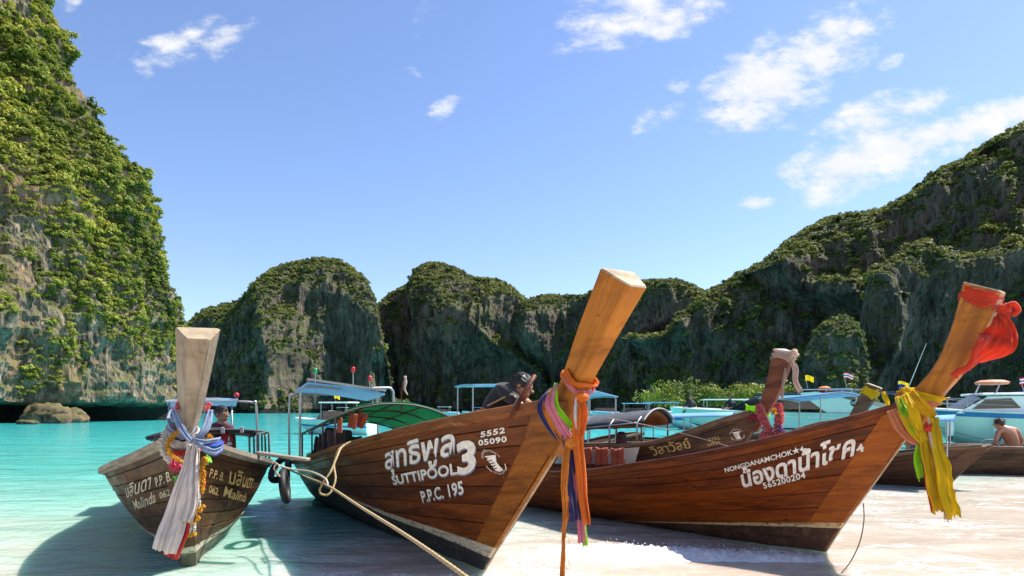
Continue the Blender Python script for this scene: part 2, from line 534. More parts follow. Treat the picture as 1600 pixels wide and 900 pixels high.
def water_material():
    m = NT('sea_water')
    p = m.pos()
    s = m.sepxyz(p)
    big = m.noise(m.mapping(p, (.28, .5, 1)), 1.0, 4, .55, 1.5)
    mid = m.noise(m.mapping(p, (.9, 1.3, 1)), 1.0, 4, .6, 1.8)
    far = m.noise(m.mapping(p, (.012, .05, 1)), 1.0, 5, .6)
    # distance offshore, skewed: beige to the right, shaded teal painted in on the left
    off = m.math('ADD', s[1], m.math('MULTIPLY', m.math('SUBTRACT', big, .5), 3.4))
    off = m.math('ADD', off, m.maprange(s[0], -1.0, -3.0, 0.0, 3.4))
    off = m.math('ADD', off, m.maprange(s[0], 0.0, 14.0, 0.0, -8.0, smooth=False))
    off = m.math('ADD', off, m.maprange(s[0], -3.8, -7.0, 0.0, -2.2))
    off = m.math('ADD', off, m.math('MULTIPLY', m.math('SUBTRACT', mid, .5), 1.2))
    t = m.math('DIVIDE', off, 60.0)
    col = m.ramp(t, [(0.098, (.465, .395, .315)), (0.125, (.47, .425, .35)), (0.155, (.38, .48, .40)), (0.20, (.23, .49, .41)), (0.30, (.085, .42, .375)), (0.55, (.05, .44, .42)), (0.95, (.028, .39, .39))])
    col = m.mix(m.maprange(far, .45, .7, 0, .5), col, m.mix(m.maprange(s[1], 15, 60), col, (.012, .27, .29)))
    # suspended sand in the swash
    swash = m.math('MULTIPLY', m.maprange(off, 10.5, 6.0), m.maprange(m.noise(m.mapping(p, (.8, 1.1, 1)), 1.3, 6, .6, 2.4), .42, .70))
    col = m.mix(m.math('MULTIPLY', swash, .6), col, (.37, .295, .22))
    # thin lacy foam left on the surface close in
    wv2 = m.noise(p, 2.2, 3, .5, col=True)
    vm = m.n.new('ShaderNodeVectorMath'); vm.operation = 'MULTIPLY_ADD'; m.l.new(wv2, vm.inputs[0]); vm.inputs[1].default_value = (.45, .45, 0); m.l.new(p, vm.inputs[2])
    lace = m.voronoi(vm.outputs[0], 4.2, 'DISTANCE_TO_EDGE')
    lace2 = m.voronoi(vm.outputs[0], 11.0, 'DISTANCE_TO_EDGE')
    fz = m.noise(m.mapping(p, (.6, 1.1, 1)), 1.1, 5, .62, 1.2)
    lf = m.math('MAXIMUM', m.maprange(lace, .10, .01), m.math('MULTIPLY', m.maprange(lace2, .10, .02), .6))
    lf = m.math('MULTIPLY', lf, m.maprange(fz, .47, .62))
    lf = m.math('MULTIPLY', lf, m.maprange(off, 10.5, 7.0))
    col = m.mix(m.math('MULTIPLY', lf, .9), col, (.78, .78, .77))
    # ripples
    r1 = m.noise(m.mapping(p, (1.0, 1.6, 1)), 2.2, 4, .55, 1.0)
    r2 = m.noise(m.mapping(p, (1.0, 1.5, 1)), 7.0, 3, .6, .8)
    r3 = m.noise(m.mapping(p, (.10, .30, 1)), 1.6, 4, .6)
    h = m.math('ADD', m.math('MULTIPLY', r1, .10), m.math('ADD', m.math('MULTIPLY', r2, .028), m.math('MULTIPLY', r3, .5)))
    h = m.math('MULTIPLY', h, m.maprange(off, 6.5, 14, .30, 1.0))
    m.set(color=col, rough=m.maprange(off, 6, 14, .20, .09), spec=m.maprange(off, 7, 14, .30, .45), ior=1.33, normal=m.bump(h, 1.0, .55))
    m.bsdf.inputs['Subsurface Weight'].default_value = .75
    m.bsdf.inputs['Subsurface Radius'].default_value = (.5, 1.0, .85)
    m.bsdf.inputs['Subsurface Scale'].default_value = .65
    return m.mat


M_WATER = water_material()


def graded(lo, mid0, mid1, hi, step, ratio):
    out = list(np.arange(mid0, mid1 + 1e-6, step))
    d, v = step, mid1
    while v < hi:
        d *= ratio; v += d; out.append(min(v, hi))
    d, v = step, mid0
    while v > lo:
        d *= ratio; v -= d; out.insert(0, max(v, lo))
    return np.array(out)


gxs = graded(-2500, -7, 10, 2500, .11, 1.12)
gys = graded(-6, 3.5, 15, 2500, .075, 1.05)
XX, YY = np.meshgrid(gxs, gys)
pp = np.stack([XX.ravel(), YY.ravel(), np.zeros(XX.size)], 1)
fade = 1 / (1 + np.abs(pp[:, 1]) / 40)
q = pp * np.array([.35, .9, 1]); q[:, 1] += .5 * vnoise(pp * .3, 5)
zz = .035 * fbm(q, 3, 11) * fade + .016 * fbm(pp * np.array([1.3, 2.6, 1]), 3, 21) * (np.abs(pp[:, 1]) < 40)
# the small wave rolling in between the two bows
wave_line = pchip([-3, 0.2, 1.5, 3.2, 4.6, 7, 10], [7.6, 7.35, 7.25, 7.05, 7.35, 7.8, 8.2])
dy = pp[:, 1] - wave_line(pp[:, 0])
amp = np.interp(pp[:, 0], [-.4, .3, 1.4, 3.0, 3.6, 4.5, 7, 10], [0, .06, .06, .03, .015, .03, .045, .02])
zz += amp * np.exp(-(dy / np.where(dy > 0, .42, .16)) ** 2)
zz *= np.clip((2500 - np.abs(pp[:, 0])) / 1500, 0, 1)
pp[:, 2] = zz
nx, ny = len(gxs), len(gys)
idx = np.arange(nx * ny).reshape(ny, nx)
faces = np.stack([idx[:-1, :-1].ravel(), idx[:-1, 1:].ravel(), idx[1:, 1:].ravel(), idx[1:, :-1].ravel()], 1)


def fast_mesh(name, pts, quads, mat, smooth=True):
    me = bpy.data.meshes.new(name)
    pts = np.asarray(pts, np.float32); quads = np.asarray(quads, np.int32); k = quads.shape[1]
    me.vertices.add(len(pts)); me.vertices.foreach_set('co', pts.ravel())
    me.loops.add(quads.size); me.loops.foreach_set('vertex_index', quads.ravel())
    me.polygons.add(len(quads)); me.polygons.foreach_set('loop_start', np.arange(0, quads.size, k, dtype=np.int32))
    me.update(calc_edges=True)
    me.polygons.foreach_set('use_smooth', np.full(len(quads), smooth))
    if mat: me.materials.append(mat)
    return me


sea = bpy.data.objects.new('sea_water', fast_mesh('sea_water', pp, faces, M_WATER)); COL.objects.link(sea)
tag(sea, 'shallow turquoise bay water turning milky beige by the boats', kind='structure')


def sand_material():
    m = NT('sand'); p = m.pos()
    n = m.noise(p, 3, 8, .65)
    m.set(color=m.ramp(n, [(.3, (.50, .42, .32)), (.7, (.66, .58, .46))]), rough=.9, normal=m.bump(m.noise(p, 60, 4), .3, .01))
    return m.mat


M_SAND = sand_material()
sx = graded(-2600, -30, 30, 2600, 2.0, 1.25); sy = graded(-60, -10, 20, 2600, 1.0, 1.25)
SX, SY = np.meshgrid(sx, sy)
sz = np.interp(SY, [-60, -12, -2, 4, 9, 30, 100, 2600], [5, 1.6, .12, -.12, -.35, -1.5, -4, -12])
gp = np.stack([SX.ravel(), SY.ravel(), sz.ravel()], 1)
gi = np.arange(SX.size).reshape(SX.shape)
gf = np.stack([gi[:-1, :-1].ravel(), gi[:-1, 1:].ravel(), gi[1:, 1:].ravel(), gi[1:, :-1].ravel()], 1)
ground = bpy.data.objects.new('ground', fast_mesh('ground', gp, gf, M_SAND)); COL.objects.link(ground)
tag(ground, 'pale sand of the beach and sea bed', kind='structure')


# ------------------------------------------------------------------ hills
def grid_faces(r, c):
    i = np.arange(r * c).reshape(r, c)
    return np.stack([i[:-1, :-1].ravel(), i[:-1, 1:].ravel(), i[1:, 1:].ravel(), i[1:, :-1].ravel()], 1)


def vert_normals(G):
    r, c, _ = G.shape
    du = np.gradient(G, axis=1); dv = np.gradient(G, axis=0)
    n = np.cross(du, dv); n /= np.maximum(np.linalg.norm(n, axis=2, keepdims=True), 1e-9)
    return n


def finish_hill(name, label, G, mat):
    me = fast_mesh(name, G.reshape(-1, 3), grid_faces(G.shape[0], G.shape[1]), mat, smooth=False)
    o = bpy.data.objects.new(name, me); COL.objects.link(o)
    tag(o, label, kind='structure')
    return o


def hill(name, label, ridge, base, cliff=.55, rough=1.0, cols=220, rows=90, seed=0, ledge=.5, back=140.0, mat=None, relief=None, spur=.75, spur_amp=.52, spur_lean=0.0):
    """ridge: (px, py, Y) of the skyline, base: (px, Y) of the foot. A face from the foot to the ridge and a slope down behind"""
    rp = pchip([r[0] for r in ridge], [r[1] for r in ridge]); ry = pchip([r[0] for r in ridge], [r[2] for r in ridge])
    by = pchip([b[0] for b in base], [b[1] for b in base])
    pxs = np.linspace(ridge[0][0], ridge[-1][0], cols)
    Rpy, RY, BY = rp(pxs), ry(pxs), by(pxs)
    rid = np.stack([(pxs - CX) / F * RY, RY, EYE - (Rpy - HY) / F * RY], 1)
    bas = np.stack([(pxs - CX) / F * BY, BY, np.full(cols, -2.0)], 1)
    t = np.linspace(0, 1, rows)
    hz = np.where(t < cliff, .18 * t / cliff, .18 + .82 * np.clip((t - cliff) / (1 - cliff), 0, 1) ** 1.25)
    vt = np.where(t < cliff, (t / cliff) * (cliff + .12), (cliff + .12) + (1 - cliff - .12) * np.sin((t - cliff) / (1 - cliff) * math.pi / 2))
    G = np.zeros((rows, cols, 3))
    G[:, :, :2] = bas[None, :, :2] + (rid - bas)[None, :, :2] * hz[:, None, None]
    G[:, :, 2] = bas[None, :, 2] + (rid - bas)[None, :, 2] * vt[:, None]
    nrm = vert_normals(G)
    if (nrm[..., 1].mean()) > 0: nrm = -nrm
    size = np.median(rid[:, 2])
    pq = G.reshape(-1, 3)
    S = relief or size
    # spurs that stand out towards the foot, buttresses and gullies, ledges, then broken rock
    tr = np.repeat(t, cols)
    wx = pq[:, 0] + .55 * S * vnoise(pq / (S * .8), seed + 3) + spur_lean * pq[:, 2]
    sp = fbm(np.stack([wx / (S * spur), np.full(len(wx), seed * 1.7), pq[:, 2] / (S * 2.2)], 1), 2, seed + 9, .45, ridged=True)
    a = fbm(pq * np.array([1, 1, .28]) / (S * .36), 3, seed, .55, ridged=True)
    b = fbm(pq * np.array([1, 1, .45]) / (S * .13), 4, seed + 40, .55, ridged=True)
    c = fbm(pq / (S * .2) * np.array([.4, .4, 1.6]), 3, seed + 80)
    d = fbm(pq / (S * .035) * np.array([1, 1, .4]), 3, seed + 120)
    disp = rough * S * (spur_amp * sp * (1.05 - tr) ** .8 + .15 * a + .075 * b + .05 * ledge * c + .026 * d + .010 * fbm(pq / (S * .014) * np.array([1, 1, .35]), 2, seed + 160))
    env = 1 - .75 * tr ** 6
    hor = nrm.reshape(-1, 3) * np.array([1, 1, .35])
    pq = pq + hor * (disp * (.25 + .75 * env))[:, None]
    G = pq.reshape(rows, cols, 3)
    G[0, :, 2] = -3
    G[:, :, 1] = np.maximum(G[:, :, 1], 120)
    # skyline kept, with broken crest
    crest = size * .02 * fbm(rid / (size * .07), 4, seed + 200)
    kk = np.clip((t - .8) / .2, 0, 1) ** 2
    shift = np.zeros((cols, 3)); shift[:] = rid - G[-1]; shift[:, 2] += crest
    G += kk[:, None, None] * shift[None]
    # nothing in front of the crest may stand above it
    pxv = CX + F * G[:, :, 0] / G[:, :, 1]
    zmax = EYE + (HY - rp(pxv)) / F * G[:, :, 1] - S * .022
    kk_ = S * .03
    G[:, :, 2] = zmax - kk_ * np.log1p(np.exp(np.clip((zmax - G[:, :, 2]) / kk_, -30, 60)))
    bk = []
    for s in (.15, .4, .75, 1.0):
        rr = G[-1].copy(); rr[:, 1] += back * s; rr[:, 0] *= (1 + back * s / np.maximum(RY, 1)); rr[:, 2] *= (1 - s ** 1.5) ; rr[:, 2] -= 3 * s
        bk.append(rr)
    G = np.concatenate([G, np.array(bk)], 0)
    return finish_hill(name, label, G, mat or M_ROCK_F), G


HILLS = {}
HILLS['a'] = hill('hill', 'domed limestone hill with forested top, left of centre', [(285, 520, 355), (300, 500, 352), (332, 478, 350), (375, 468, 350), (395, 446, 352), (420, 424, 358), (460, 408, 366), (500, 403, 370), (525, 405, 368), (560, 425, 360), (584, 462, 350), (596, 520, 340), (606, 570, 332), (612, 625, 326)],
                  [(285, 318), (400, 312), (500, 305), (612, 318)], seed=1, relief=62, cols=300, rows=130)
HILLS['b'] = hill('hill', 'twin peaked limestone hill behind the middle boat', [(560, 520, 470), (585, 492, 465), (598, 470, 462), (620, 452, 460), (636, 445, 460), (648, 420, 462), (680, 409, 468), (712, 418, 470), (735, 430, 468), (775, 436, 462), (795, 445, 456), (815, 464, 450), (830, 480, 446), (850, 500, 444), (880, 560, 440)],
                  [(560, 395), (640, 385), (720, 372), (880, 380)], seed=7, relief=72, cols=300, rows=130, cliff=.45)
HILLS['c'] = hill('hill', 'long jagged limestone ridge between the two largest prows', [(790, 500, 420), (815, 473, 420), (835, 465, 420), (862, 459, 420), (900, 462, 420), (935, 452, 420), (990, 440, 420), (1018, 437, 418), (1052, 436, 416), (1075, 443, 414), (1092, 452, 412), (1115, 462, 410), (1160, 490, 405), (1220, 560, 400)],
                  [(790, 362), (900, 350), (1000, 335), (1220, 330)], seed=13, relief=66, cols=340, rows=130, cliff=.6)
HILLS['d'] = hill('hill', 'high dark forested mountain rising to the right', [(1040, 520, 380), (1080, 470, 385), (1100, 458, 388), (1130, 440, 390), (1170, 420, 395), (1195, 408, 398), (1220, 386, 400), (1250, 364, 405), (1310, 336, 410), (1372, 327, 410), (1395, 318, 405), (1425, 300, 400), (1470, 262, 395), (1500, 252, 392), (1540, 226, 390), (1600, 194, 385), (1700, 150, 380), (1900, 60, 370), (2200, 40, 360)],
                  [(1040, 320), (1200, 292), (1400, 262), (1600, 240), (2200, 215)], seed=19, relief=95, cols=460, rows=150, cliff=.5, rough=1.0)
HILLS['e'] = hill('hill', 'dark rock buttress below the right mountain', [(1335, 640, 225), (1343, 560, 226), (1348, 470, 228), (1362, 425, 230), (1390, 402, 232), (1425, 380, 234), (1448, 374, 236), (1466, 388, 236), (1490, 398, 238), (1540, 392, 240), (1600, 380, 240), (1750, 360, 238), (1950, 350, 236), (2200, 380, 230)],
                  [(1335, 212), (1450, 206), (1600, 200), (2200, 185)], seed=29, relief=46, cols=320, rows=110, cliff=.7, back=60)
HILLS['f'] = hill('hill', 'small sunlit rock knob at the foot of the right mountain', [(1240, 636, 190), (1250, 575, 191), (1262, 535, 192), (1285, 508, 194), (1318, 496, 196), (1342, 512, 196), (1352, 545, 195), (1362, 620, 193), (1370, 640, 192)],
                  [(1240, 182), (1300, 178), (1370, 182)], seed=37, relief=22, cols=130, rows=80, cliff=.6, back=25)

# the near cliff on the left: a steep wall running away from the viewer, undercut at the water
prof = [(0.0, -2.0), (-5.0, -.3), (-6.0, 1.2), (-4.6, 2.2), (.2, 2.7), (.9, 4.5), (1.0, 8), (.7, 12), (-.9, 16), (-3.2, 22), (-4.2, 28), (-5.6, 33.5), (-9.6, 41), (-15.0, 49), (-19.0, 57), (-22.2, 65.6), (-29, 77), (-36, 92), (-40, 108), (-60, 124), (-100, 130)]
ps = [0.0]
for a, b in zip(prof[:-1], prof[1:]):
    ps.append(ps[-1] + math.hypot(a[0] - b[0], a[1] - b[1]))
fx, fz_ = pchip(ps, [p[0] for p in prof]), pchip(ps, [p[1] for p in prof])
tt = np.concatenate([np.linspace(0, 1, 300) ** 1.35 * ps[-1]])
path = [(-115, 128), (-78, 122), (-62, 114), (-54.5, 106), (-51.0, 98), (-51.5, 90), (-54.5, 82), (-57.5, 74), (-57.2, 69), (-59.0, 63), (-66, 56), (-75, 45), (-85, 28), (-95, 0)]
pc = catmull([Vector((x, y, 0)) for x, y in path], 40)
pc = np.array([[p.x, p.y] for p in pc])
tan = np.gradient(pc, axis=0); tan /= np.linalg.norm(tan, axis=1, keepdims=True)
nout = np.stack([-tan[:, 1], tan[:, 0]], 1)          # towards the bay
G = np.zeros((len(tt), len(pc), 3))
off = fx(tt)[:, None] * np.where((fz_(tt)[:, None] < 2.6), np.clip((100 - pc[None, :, 1]) / 14, .12, 1), 1)
G[:, :, 0] = pc[None, :, 0] + nout[None, :, 0] * off
G[:, :, 1] = pc[None, :, 1] + nout[None, :, 1] * off * .55
G[:, :, 2] = fz_(tt)[:, None]
nr = np.zeros_like(G); nr[:, :, 0] = nout[None, :, 0]; nr[:, :, 1] = nout[None, :, 1]; nr[:, :, 2] = .25
q = G.reshape(-1, 3)
dsp = 3.0 * fbm(q * np.array([1, 1, .4]) / 13, 4, 301, .55, ridged=True) + 2.1 * fbm(q * np.array([1, 1, .8]) / 5.5, 4, 311, .55) + .75 * fbm(q / 2.0, 4, 321, .6, ridged=True) + .5 * fbm(q * np.array([.3, .3, 1.5]) / 1.7, 3, 331, ridged=True)
dsp -= 1.9
near = np.clip((72 - q[:, 1]) / 8, 0, 1) * np.clip((30 - q[:, 2]) / 12, 0, 1)
dsp += near * 1.2
dsp *= np.interp(q[:, 2], [-2, 2, 5, 20, 200], [.35, .5, .75, 1.0, 1.3])
G = (q + nr.reshape(-1, 3) * dsp[:, None]).reshape(G.shape)
G_left = G
finish_hill('hill', 'towering limestone cliff hung with green shrubs at the left edge', G, M_ROCK_L)


# ------------------------------------------------------------------ shrubs and woods on the hills (one mass each)
def bush_mesh(name, seed, nleaf, leaf, mat, squash=.75):
    r = np.random.default_rng(seed)
    lobes = [(np.array([0, 0, .45]), .55)] + [(np.array([r.uniform(-.55, .55), r.uniform(-.55, .55), r.uniform(.2, .8)]), r.uniform(.25, .45)) for _ in range(6)]
    V, Fq = [], []
    for k in range(nleaf):
        c, rad = lobes[r.integers(0, len(lobes))]
        d = r.normal(size=3); d /= np.linalg.norm(d)
        if d[2] < -.3: d[2] *= -1
        p = c + d * rad * r.uniform(.72, 1.05)
        p[2] *= squash
        n = d * .9 + np.array([0, 0, .35]) + r.normal(size=3) * .35; n /= np.linalg.norm(n)
        u = np.cross(n, r.normal(size=3)); u /= np.linalg.norm(u); v = np.cross(n, u)
        s = leaf * r.uniform(.6, 1.3)
        b = len(V)
        V += [p - u * s, p - v * s * .6 , p + u * s, p + v * s * .6 + n * s * .2]
        Fq.append((b, b + 1, b + 2, b + 3))
    return fast_mesh(name, np.array(V), np.array(Fq), mat, smooth=False)


def scatter(name, label, pts, scl, variants):
    me = bpy.data.meshes.new(name)
    me.vertices.add(len(pts)); me.vertices.foreach_set('co', np.asarray(pts, np.float32).ravel())
    a = me.attributes.new('size', 'FLOAT', 'POINT'); a.data.foreach_set('value', np.asarray(scl, np.float32))
    o = bpy.data.objects.new(name, me); COL.objects.link(o)
    tag(o, label, kind='stuff')
    g = bpy.data.node_groups.new(name, 'GeometryNodeTree')
    g.interface.new_socket('Geometry', in_out='INPUT', socket_type='NodeSocketGeometry')
    g.interface.new_socket('Geometry', in_out='OUTPUT', socket_type='NodeSocketGeometry')
    N, L = g.nodes, g.links
    gi_, go_ = N.new('NodeGroupInput'), N.new('NodeGroupOutput')
    jn = N.new('GeometryNodeJoinGeometry')
    for src in variants:
        oi = N.new('GeometryNodeObjectInfo'); oi.inputs['Object'].default_value = src; oi.inputs['As Instance'].default_value = True
        L.new(oi.outputs['Geometry'], jn.inputs[0])
    ip = N.new('GeometryNodeInstanceOnPoints'); ip.inputs['Pick Instance'].default_value = True
    mp = N.new('GeometryNodeMeshToPoints'); L.new(gi_.outputs[0], mp.inputs['Mesh'])
    L.new(mp.outputs[0], ip.inputs['Points']); L.new(jn.outputs[0], ip.inputs['Instance'])
    na = N.new('GeometryNodeInputNamedAttribute'); na.data_type = 'FLOAT'; na.inputs['Name'].default_value = 'size'
    L.new(na.outputs['Attribute'], ip.inputs['Scale'])
    rv = N.new('FunctionNodeRandomValue'); rv.data_type = 'FLOAT_VECTOR'
    rv.inputs[0].default_value = (-.35, -.35, 0); rv.inputs[1].default_value = (.35, .35, 6.28)
    L.new(rv.outputs[0], ip.inputs['Rotation'])
    ri = N.new('FunctionNodeRandomValue'); ri.data_type = 'INT'
    ri.inputs[4].default_value = 0; ri.inputs[5].default_value = len(variants) - 1
    L.new(ri.outputs[2], ip.inputs['Instance Index'])
    L.new(ip.outputs[0], go_.inputs[0])
    md = o.modifiers.new('scatter', 'NODES'); md.node_group = g
    return o


def bush_sources(prefix, n, nleaf, leaf, mat):
    return [bpy.data.objects.new(f'{prefix}_{k}', bush_mesh(f'{prefix}_{k}', 50 + k, nleaf, leaf, mat)) for k in range(n)]


B_NEAR = bush_sources('shrub_near', 5, 230, .135, M_LEAF_L)
B_FAR = bush_sources('shrub_far', 5, 90, .22, M_LEAF_F)


def pick_points(G, n, density, seed, view=True):
    """random points on a grid surface, weighted by area, kept where density() says so"""
    r = np.random.default_rng(seed)
    nr_ = vert_normals(G)
    a = G[:-1, :-1]; b = G[:-1, 1:]; c = G[1:, :-1]; d = G[1:, 1:]
    ar = np.linalg.norm(np.cross(b - a, c - a), axis=2)
    cen = (a + b + c + d) / 4
    nn = nr_[:-1, :-1]
    if (nn[: len(nn) // 2, :, 2].mean()) < 0: nn = -nn
    dist = cen[..., 1].clip(20)
    w = (ar / dist ** .5).ravel()
    w[(cen[..., 2] < .3).ravel()] = 0
    ii = r.choice(len(w), size=n, p=w / w.sum())
    u, v = r.random(n), r.random(n)
    A, B_, C_, D_ = (z.reshape(-1, 3)[ii] for z in (a, b, c, d))
    p = A * ((1 - u) * (1 - v))[:, None] + B_ * (u * (1 - v))[:, None] + C_ * ((1 - u) * v)[:, None] + D_ * (u * v)[:, None]
    nz = nn.reshape(-1, 3)[ii]
    keep = density(p, nz) > r.random(n)
    return p[keep], nz[keep], r


def dens_far(p, n):
    m = fbm(p / 17, 3, 400) * .8 + fbm(p / 60, 2, 410) * .45
    return np.clip((n[:, 2] - .42) * 3.6 + m * 2.2 + .36, .02, 1)


def dens_left(p, n):
    m = fbm(p / 7, 3, 420) * 1.1 + fbm(p / 22, 2, 430) * .8
    hgt = np.interp(p[:, 2], [0, 3, 6, 11, 16, 30], [-2.5, -1.2, -.35, -.05, .3, .45])
    nearrock = -1.1 * np.clip((77 - p[:, 1]) / 7, 0, 1) * np.clip((38 - p[:, 2]) / 18, 0, 1)
    return np.clip(m * 2.2 + hgt + nearrock + n[:, 2] * .6 + .72, 0, 1)


allp, alls = [], []
for key, cnt, size in (('a', 34000, 1.1), ('b', 38000, 1.25), ('c', 34000, 1.2), ('d', 80000, 1.45), ('e', 22000, 1.0), ('f', 6000, .8)):
    p, n, r = pick_points(HILLS[key][1], cnt, dens_far, 500 + ord(key))
    allp.append(p); alls.append(size * r.uniform(.55, 1.25, len(p)) * np.where(r.random(len(p)) < .10, 2.0, .9))
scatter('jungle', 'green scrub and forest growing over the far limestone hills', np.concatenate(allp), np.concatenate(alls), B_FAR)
pp_, ss_l = [], []
for cnt, size, sd in ((110000, .54, 600), (14000, 1.0, 640), (900, 1.6, 660)):
    p, n, r = pick_points(G_left, cnt, dens_left, sd)
    p = p + np.array([.25, -.15, 0])
    p = p[(p[:, 1] < 118) & (p[:, 1] > 50)]
    pp_.append(p); ss_l.append(size * r.uniform(.5, 1.35, len(p)) * np.interp(p[:, 2], [0, 10, 40, 100], [.75, .95, 1.15, 1.7]))
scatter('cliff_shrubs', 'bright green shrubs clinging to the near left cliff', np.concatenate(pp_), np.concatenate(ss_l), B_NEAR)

# ------------------------------------------------------------------ boat materials
def hull_wood(name, light, mid, dark, gloss=.35, stripe=None, bottom=(.035, .033, .03), cream=(.62, .52, .36), wear=.25, grey=None, knots=.5, grain=10):
    """varnished planks; stripe = (height at the stem, rise per metre aft, width at the stem, width lost per metre aft)"""
    m = NT(name)
    c = m.co()
    r = m.rand()
    cc = m.n.new('ShaderNodeVectorMath'); cc.operation = 'ADD'; m.l.new(c, cc.inputs[0])
    cb = m.n.new('ShaderNodeCombineXYZ'); m.l.new(m.math('MULTIPLY', r, 37.0), cb.inputs[0]); m.l.new(m.math('MULTIPLY', r, 11.0), cb.inputs[2]); m.l.new(cb.outputs[0], cc.inputs[1])
    v = m.mapping(cc.outputs[0], rot=(0, math.radians(grain), 0))
    g1 = m.noise(m.mapping(v, (.55, 3, 7)), 2.2, 5, .62, .7)
    g2 = m.noise(m.mapping(v, (.9, 6, 30)), 4.0, 5, .6, .3)
    base = m.ramp(g1, [(.28, dark), (.48, mid), (.70, light)])
    base = m.mix(m.maprange(g2, .50, .72, 0, .45), base, dark)
    base = m.hsv(base, .5, 1.0, m.maprange(r, 0, 1, .60, 1.12, smooth=False))
    # knots and dark stains along the grain
    kn = m.noise(m.mapping(v, (2.2, 4, 9)), 2.6, 3, .5)
    base = m.mix(m.maprange(kn, .66, .74, 0, knots), base, tuple(x * .3 for x in dark))
    # scuffed, weathered patches
    wz = m.noise(m.mapping(c, (.8, 1, 1.6)), 2.3, 6, .7, .5)
    base = m.mix(m.maprange(wz, .58, .72, 0, wear), base, grey or tuple(x * 1.3 + .03 for x in light))
    gr = m.noise(m.mapping(c, (.5, 1, 2.5)), 1.6, 5, .68, .8)
    base = m.mix(m.maprange(gr, .46, .66, 0, .62), base, tuple(x * .42 for x in dark))
    plug = m.voronoi(m.mapping(c, (4.5, 0, 11.5)), 1.0, 'F1', rand=.35)
    base = m.mix(m.maprange(plug, .075, .045, 0, .75), base, tuple(x * .25 for x in dark))      # nail plugs
    s = m.sepxyz(c)
    rough = m.maprange(wz, .4, .7, gloss, gloss + .3)
    if stripe:
        z0, rise, wd, shrink = stripe
        top = m.math('ADD', m.math('MULTIPLY', s[0], -rise), z0)
        h = m.math('SUBTRACT', s[2], top)                     # 0 at the top of the cream line
        wdt = m.math('MAXIMUM', m.math('ADD', m.math('MULTIPLY', s[0], shrink), wd), .012)
        edge = m.math('MULTIPLY', m.math('SUBTRACT', m.noise(c, 26, 4), .5), .012)
        h = m.math('ADD', h, edge)
        is_c = m.math('LESS_THAN', h, 0.0)
        low = m.math('LESS_THAN', m.math('ADD', h, wdt), 0.0)
        cr = m.mix(m.maprange(m.noise(m.mapping(c, (3, 3, 6)), 5, 8, .7), .5, .62, 0, .8), cream, tuple(x * .35 for x in mid))
        base = m.mix(is_c, base, cr)
        bt = m.mix(m.maprange(m.noise(c, 6, 8, .7), .45, .7), bottom, tuple(x * 2.3 + .01 for x in bottom))
        base = m.mix(low, base, bt)
        rough = m.math('MAXIMUM', rough, m.math('MULTIPLY', is_c, .6))
    hgt = m.math('ADD', m.math('MULTIPLY', g2, .5), m.math('MULTIPLY', wz, .5))
    m.set(color=base, rough=rough, spec=.28, normal=m.bump(hgt, .35, .012))
    return m.mat


M_SEAM = plain('seam_tar', (.02, .016, .012), .8)
M_IRON = plain('iron', (.12, .10, .09), .55, metal=.6, dirt=(.16, .06, .02))
M_STEEL = plain('galvanised_tube', (.42, .42, .42), .38, metal=.75, dirt=(.2, .12, .07))
M_WHITEPAINT = plain('white_paint', (.78, .74, .66), .5, dirt=(.3, .22, .15))
M_LETTER = plain('letter_white', (.82, .78, .70), .6, var=.25, scale=18, dirt=(.35, .22, .12), dirtamt=.3)
M_LSHADOW = plain('letter_shadow', (.16, .22, .33), .6)
M_GOLD = plain('letter_gold', (.55, .36, .13), .6, var=.4, scale=20, dirt=(.16, .09, .05), dirtamt=.6)
M_GOLDPALE = plain('letter_pale', (.56, .48, .33), .6, var=.4, scale=20, dirt=(.2, .15, .1), dirtamt=.7)
M_BLACK = plain('black_rubber', (.018, .018, .018), .6)
M_ROPE = None


def rope_material(name, col):
    m = NT(name); c = m.co()
    n = m.noise(c, 90, 4, .6)
    m.set(color=m.mix(1.0, col, m.ramp(n, [(.3, .45), (.7, 1.0)]), 'MULTIPLY'), rough=.9, normal=m.bump(n, .6, .006))
    return m.mat


M_ROPE = rope_material('rope', (.52, .38, .20))
M_ROPE_P = rope_material('rope_pale', (.62, .55, .44))
M_ROPE_D = rope_material('rope_dark', (.14, .10, .07))
M_TARP_BLUE = cloth('tarp_blue', (.20, .46, .80), .15, .3, 8)
M_TARP_PALE = cloth('tarp_pale_blue', (.34, .62, .86), .15, .35, 8)
M_TARP_GREEN = cloth('tarp_green', (.010, .34, .20), .4, .6, 8)
M_TARP_DARK = cloth('tarp_dark', (.022, .03, .05), .3, .08, 8)
M_TARP_NAVY = cloth('tarp_navy', (.015, .03, .13), .3, .1, 8)
M_TARP_GREY = cloth('tarp_grey', (.42, .42, .42), .3, .2, 8)
M_VEST = cloth('life_vest', (.50, .10, .035), .35, .1, 12)
M_VEST_D = cloth('life_vest_dark', (.05, .03, .03), .3, .05, 12)


